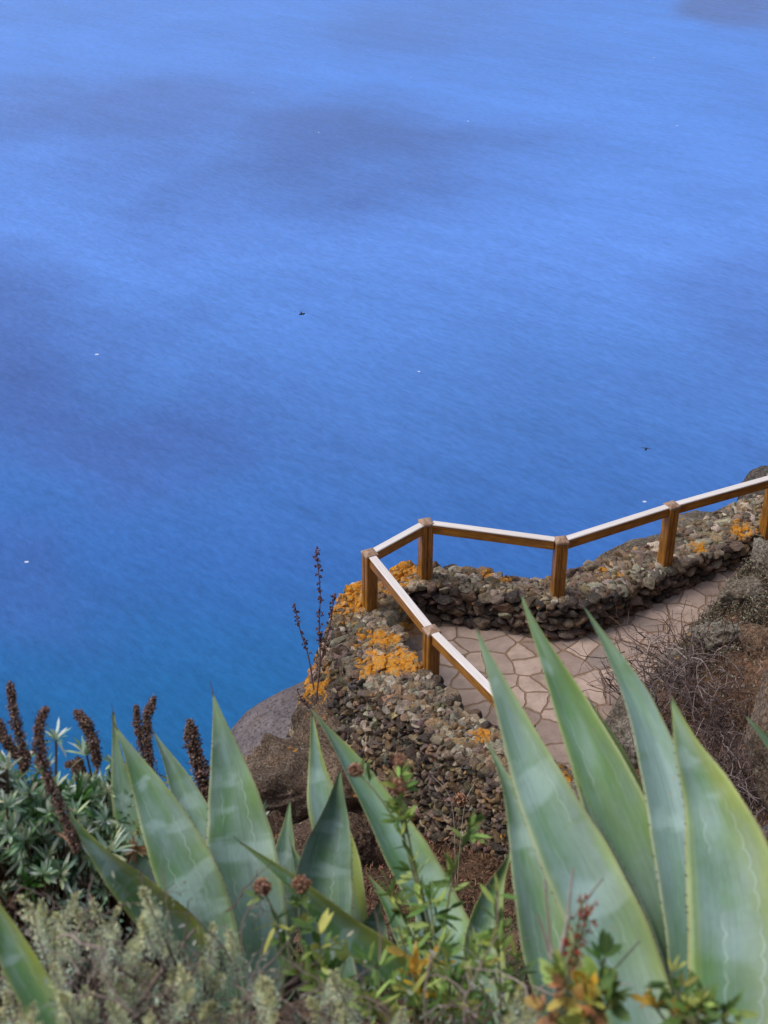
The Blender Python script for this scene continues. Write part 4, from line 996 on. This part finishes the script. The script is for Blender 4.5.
# ------------------------------------------------------------------ leafy weeds, dry flower heads
wg = [srgb(134, 162, 84), srgb(108, 140, 70), srgb(166, 186, 104), srgb(96, 124, 66), srgb(180, 182, 98)]
yl = [srgb(206, 170, 50), srgb(190, 150, 60), srgb(214, 186, 96)]
org = [srgb(206, 164, 116), srgb(212, 182, 104), srgb(190, 138, 100), srgb(170, 176, 90)]
hd = [srgb(150, 108, 84), srgb(176, 134, 106), srgb(120, 80, 62), srgb(192, 156, 130)]
def weed(label, stems, leafpal, name='leafy_weed', cat='weed', lw=(.030, .010), nleaf=9, group='leafy weeds in front of the agaves'):
    tip0 = [U(*s_['p'][0]) for s_ in stems]; c_ = np.mean(tip0, axis=0)
    b0 = U(*stems[0]['p'][-1]); base = np.array([b0[0], b0[1], min(hz(b0[0], b0[1]), b0[2]-.05)])
    o = thing(name, label, cat, base, group); mt = MB(); mb = MB(); mh = MB()
    for s_ in stems:
        C = catmull([U(*q) for q in s_['p']]+[base+rng.normal(0, .01, 3)*[1, 1, 0]], 30)
        tube(mt, C, np.linspace(.0014, .003, 30), s_.get('sc', srgb(120, 122, 84)), 5)
        m_ = int(s_.get('n', nleaf)*1.7)
        for k in range(m_):
            i = int(rng.uniform(.03, .62)*29); p = C[i]; tg = nrm(C[max(i-1, 0)]-C[i+1]); d = nrm(rdir(1)[0]+tg*.5+np.array([0, -.1, .25])); side = rdir(1, 1.)[0]
            pl_ = s_.get('pal', leafpal); q = 3
            cc = palette(pl_, 1, .15)
            m3 = rng.integers(1, 4)
            dd = nrm(d+rng.normal(0, .45, (m3, 3)))
            tube(mt, np.array([p, p+d*.008]), .0008, srgb(110, 120, 70), 3)
            blades(mb, np.repeat((p+d*.008)[None], m3, 0), dd, np.repeat(side[None], m3, 0), lw[0]*rng.uniform(.7, 1.4, m3), lw[1]*rng.uniform(.7, 1.15, m3), np.repeat(cc, m3, 0), curl=.1, fold=.12)
        if s_.get('head'):
            r = .78*s_['head']/F*s_['p'][0][2]; n = 420; d = rdir(n); P = C[0]+d*(r*rng.uniform(.3, 1, n))[:, None]*[1, 1, .8]
            specks(mh, P, r*rng.uniform(.10, .22, n), palette(s_.get('hp', hd), n, .3))
            blades(mh, P[:220], nrm(d[:220]+[0, 0, .3]), rdir(220), r*.32, r*.16, palette(s_.get('hp', hd), 220, .3))
    if not mb.empty(): mb.build('leaves', M_LEAF, o, origin=base)
    if not mh.empty(): mh.build('flower_heads', M_DRY, o, origin=base)
    mt.build('stems', M_TWIG, o, origin=base)
weed('weed with a pinkish brown dry flower head in front of the big left agave leaf', [dict(p=[(262, 887, 2.3), (285, 935, 2.3), (318, 1000, 2.3)], head=12, n=5), dict(p=[(301, 884, 2.3), (300, 930, 2.3), (312, 1000, 2.3)], head=12, n=8)], wg)
weed('tall green weed with dry brown flower heads in front of the rubble wall', [dict(p=[(398, 786, 2.5), (405, 840, 2.5), (425, 920, 2.5), (440, 1000, 2.5)], head=12, n=20), dict(p=[(356, 770, 2.55), (385, 805, 2.52), (408, 850, 2.5), (430, 930, 2.5)], head=10, n=4), dict(p=[(400, 760, 2.52), (402, 800, 2.5), (420, 900, 2.5)], head=9, n=12),
     dict(p=[(470, 825, 2.6), (455, 870, 2.55), (445, 930, 2.5)], n=12), dict(p=[(382, 870, 2.5), (400, 910, 2.5), (430, 980, 2.5)], n=9)], wg)
weed('yellow-leaved weed below the sprawling agave leaf', [dict(p=[(398, 925, 2.2), (408, 960, 2.2), (420, 1010, 2.2)], n=7, pal=yl), dict(p=[(440, 950, 2.2), (420, 985, 2.2), (415, 1030, 2.2)], n=6, pal=yl+wg), dict(p=[(372, 960, 2.2), (385, 990, 2.2), (410, 1030, 2.2)], n=9, pal=wg)], yl, lw=(.032, .011))
weed('green weed in front of the left agave base', [dict(p=[(318, 925, 2.15), (322, 965, 2.15), (330, 1020, 2.15)], n=10), dict(p=[(270, 915, 2.15), (290, 960, 2.15), (320, 1020, 2.15)], n=8), dict(p=[(345, 960, 2.1), (335, 1000, 2.1), (330, 1040, 2.1)], n=8)], wg, lw=(.036, .012))
weed('leafy weed at the foot of the leftmost leaf of the big agave', [dict(p=[(497, 890, 2.1), (498, 950, 2.1), (500, 1030, 2.1)], n=14, sc=srgb(150, 132, 120)), dict(p=[(470, 930, 2.1), (480, 980, 2.1), (495, 1040, 2.1)], n=14), dict(p=[(450, 975, 2.05), (465, 1000, 2.05), (490, 1040, 2.05)], n=12), dict(p=[(520, 950, 2.1), (512, 990, 2.1), (500, 1040, 2.1)], n=8)], wg, lw=(.028, .009))
weed('bushy bright green weed between the sprawling agave leaf and the big agave', [dict(p=[(430, 900, 2.35), (436, 950, 2.3), (450, 1020, 2.25)], n=14), dict(p=[(478, 955, 2.2), (470, 985, 2.2), (455, 1030, 2.2)], n=14), dict(p=[(395, 985, 2.1), (415, 1005, 2.1), (440, 1040, 2.15)], n=12), dict(p=[(448, 960, 2.15), (450, 990, 2.15), (452, 1035, 2.15)], n=14), dict(p=[(360, 985, 2.05), (375, 1010, 2.05), (400, 1045, 2.1)], n=12), dict(p=[(410, 945, 2.3), (420, 975, 2.25), (440, 1030, 2.2)], n=10)], wg, lw=(.036, .009))
weed('bare pale twigs rising in front of the widest left blade of the big agave', [dict(p=[(573, 867, 1.75), (567, 920, 1.75), (555, 1000, 1.75)], n=0, sc=srgb(164, 150, 142)), dict(p=[(545, 880, 1.75), (550, 940, 1.75), (556, 1010, 1.75)], n=0, sc=srgb(150, 132, 122)), dict(p=[(603, 878, 1.75), (575, 915, 1.75), (562, 960, 1.75)], n=0, sc=srgb(150, 150, 140)), dict(p=[(538, 915, 1.75), (548, 950, 1.75), (555, 1010, 1.75)], n=0, sc=srgb(150, 132, 122)), dict(p=[(640, 940, 1.75), (600, 985, 1.75), (565, 1030, 1.75)], n=0, sc=srgb(120, 130, 110))], wg, name='dry_twigs', cat='twigs', group='bare twigs')
weed('thin red-flowered sprig in front of the big agave', [dict(p=[(592, 905, 1.7), (578, 945, 1.7), (565, 1010, 1.7)], n=26, pal=[srgb(150, 56, 44), srgb(176, 84, 60)]), dict(p=[(582, 900, 1.7), (575, 940, 1.7), (560, 1010, 1.7)], n=18, pal=[srgb(150, 56, 44)])], wg, lw=(.008, .003), name='red_sprig', cat='weed')
weed('bush with yellow-green and orange leaves at the bottom in front of the big agave', [dict(p=[(605, 958, 1.6), (598, 990, 1.6), (590, 1040, 1.6)], n=8), dict(p=[(560, 975, 1.6), (575, 1005, 1.6), (590, 1040, 1.6)], n=10, pal=yl+wg+org), dict(p=[(615, 985, 1.6), (605, 1010, 1.6), (592, 1040, 1.6)], n=9, pal=wg+yl), dict(p=[(545, 1005, 1.6), (570, 1030, 1.6), (590, 1050, 1.6)], n=9, pal=org), dict(p=[(585, 985, 1.6), (585, 1010, 1.6), (590, 1040, 1.6)], n=10, pal=org+yl)], wg, lw=(.022, .015))
weed('upright green sprigs with orange buds under the widest agave leaf', [dict(p=[(672, 975, 1.6), (680, 1005, 1.6), (690, 1050, 1.6)], n=9, pal=wg), dict(p=[(708, 985, 1.6), (700, 1010, 1.6), (690, 1050, 1.6)], n=9, pal=wg), dict(p=[(688, 992, 1.6), (688, 1015, 1.6), (690, 1050, 1.6)], n=8, pal=org+wg), dict(p=[(650, 1000, 1.6), (665, 1020, 1.6), (690, 1050, 1.6)], n=8, pal=wg+yl), dict(p=[(735, 1005, 1.6), (715, 1020, 1.6), (692, 1050, 1.6)], n=8, pal=wg)], wg, lw=(.022, .009))
weed('small dry brown tuft rising from the soil beneath the rubble wall', [dict(p=[(460, 800, 9.0), (458, 830, 9.0)], head=9, n=0, sc=srgb(140, 120, 100)), dict(p=[(432, 775, 9.1), (452, 805, 9.1)], n=0, sc=srgb(180, 170, 150)), dict(p=[(475, 782, 9.1), (464, 810, 9.1)], n=0, sc=srgb(180, 170, 150))], wg, name='dry_tuft', cat='weed')

# tall dried stalk with seed pods at the boulder
bs_ = U(318, 706, 11.3)
st = thing('dried_stalk', 'tall thin dried stalk with dark seed pods against the sea, left of the parapet corner', 'dried plant', bs_)
for pts, k0_ in (([(316, 549), (320, 590), (319, 630), (320, 660), (316, 704)], 62), ([(334, 596), (331, 620), (325, 645), (320, 665)], 26), ([(295, 606), (300, 630), (308, 655), (314, 690)], 26), ([(328, 630), (324, 650), (320, 665)], 8), ([(297, 690), (302, 700), (314, 712)], 7)):
    mt = MB(); ms = MB(); C = catmull([U(a_, b_, 11.3) for a_, b_ in pts], 40); tube(mt, C, np.linspace(.004, .007, 40), srgb(96, 70, 74), 5)
    i = rng.integers(0, 26, k0_); d = rdir(k0_)*[1, 1, .3]
    P = C[i]+d*.024
    for a_, b_ in zip(C[i], P): tube(ms, np.array([a_, b_]), .002, srgb(96, 70, 60), 3)
    q = 5; PP = np.repeat(P, q, 0)+rng.normal(0, .005, (k0_*q, 3)); specks(ms, PP, rng.uniform(.006, .011, k0_*q), palette([srgb(100, 66, 68), srgb(128, 90, 84), srgb(78, 54, 54)], k0_*q, .25))
    br = mt.build('stem', M_TWIG, st, origin=C[-1]); ms.build('seed_pods', M_DRY, br, origin=C[-1])

# low ground cover over the near slope
def ground_cover():
    mb = MB(); n = 42000
    P = np.column_stack([rng.uniform(-2.2, 2.6, n), rng.uniform(.9, 6.2, n), np.zeros(n)])
    cl = fbm(P, 2.3, 3, 55); P = P[cl > -.12]; n = len(P); P[:, 2] = height(P[:, :2])+np.abs(rng.normal(0, .03, n))*np.clip(.7+fbm(P, 3, 2, 4)*2, .2, 2)
    blades(mb, P, rdir(n, .8), rdir(n, .6), rng.uniform(.02, .055, n), rng.uniform(.004, .011, n), palette([srgb(84, 90, 54), srgb(110, 96, 70), srgb(66, 80, 44), srgb(128, 112, 84), srgb(92, 70, 52), srgb(122, 128, 100)], n, .3))
    o = mb.build('ground_cover', M_LEAF); o['kind'] = 'stuff'; o['label'] = 'low mixed green and dry ground cover on the slope'
ground_cover()

# two distant seabirds over the water
for lab, px, py, rz in (('dark seabird over open water in the middle of the sea', 302, 314, .4), ('dark seabird over the water above the right end of the railing', 646, 449, 1.2)):
    c_ = U(px, py, 120); mb = MB()
    V = ICO2V*[.30, .09, .08]
    V[:, 2] += .0
    mb.add(V, ICO2F, srgb(40, 42, 48)); b = thing('seabird', lab, 'bird', c_, None); b.rotation_euler = (0, 0, rz)
    mb.build('body', M_DRY, None).parent = b
    for s_ in (-1, 1):
        m2 = MB(); w_ = np.array([[.10, 0, .03], [-.08, 0, .03], [.04, .25*s_, .1], [-.06, .25*s_, .1], [-.04, .5*s_, .05]])
        m2.add(w_, [[0, 1, 3, 2]], srgb(40, 42, 48)); m2.f.append(np.array([[2, 3, 4]])); m2.extra.append(np.zeros(1, int)); m2.build('wing', M_DRY, None).parent = b
print('objects', len(bpy.data.objects), 'verts', sum(len(m.vertices) for m in bpy.data.meshes))
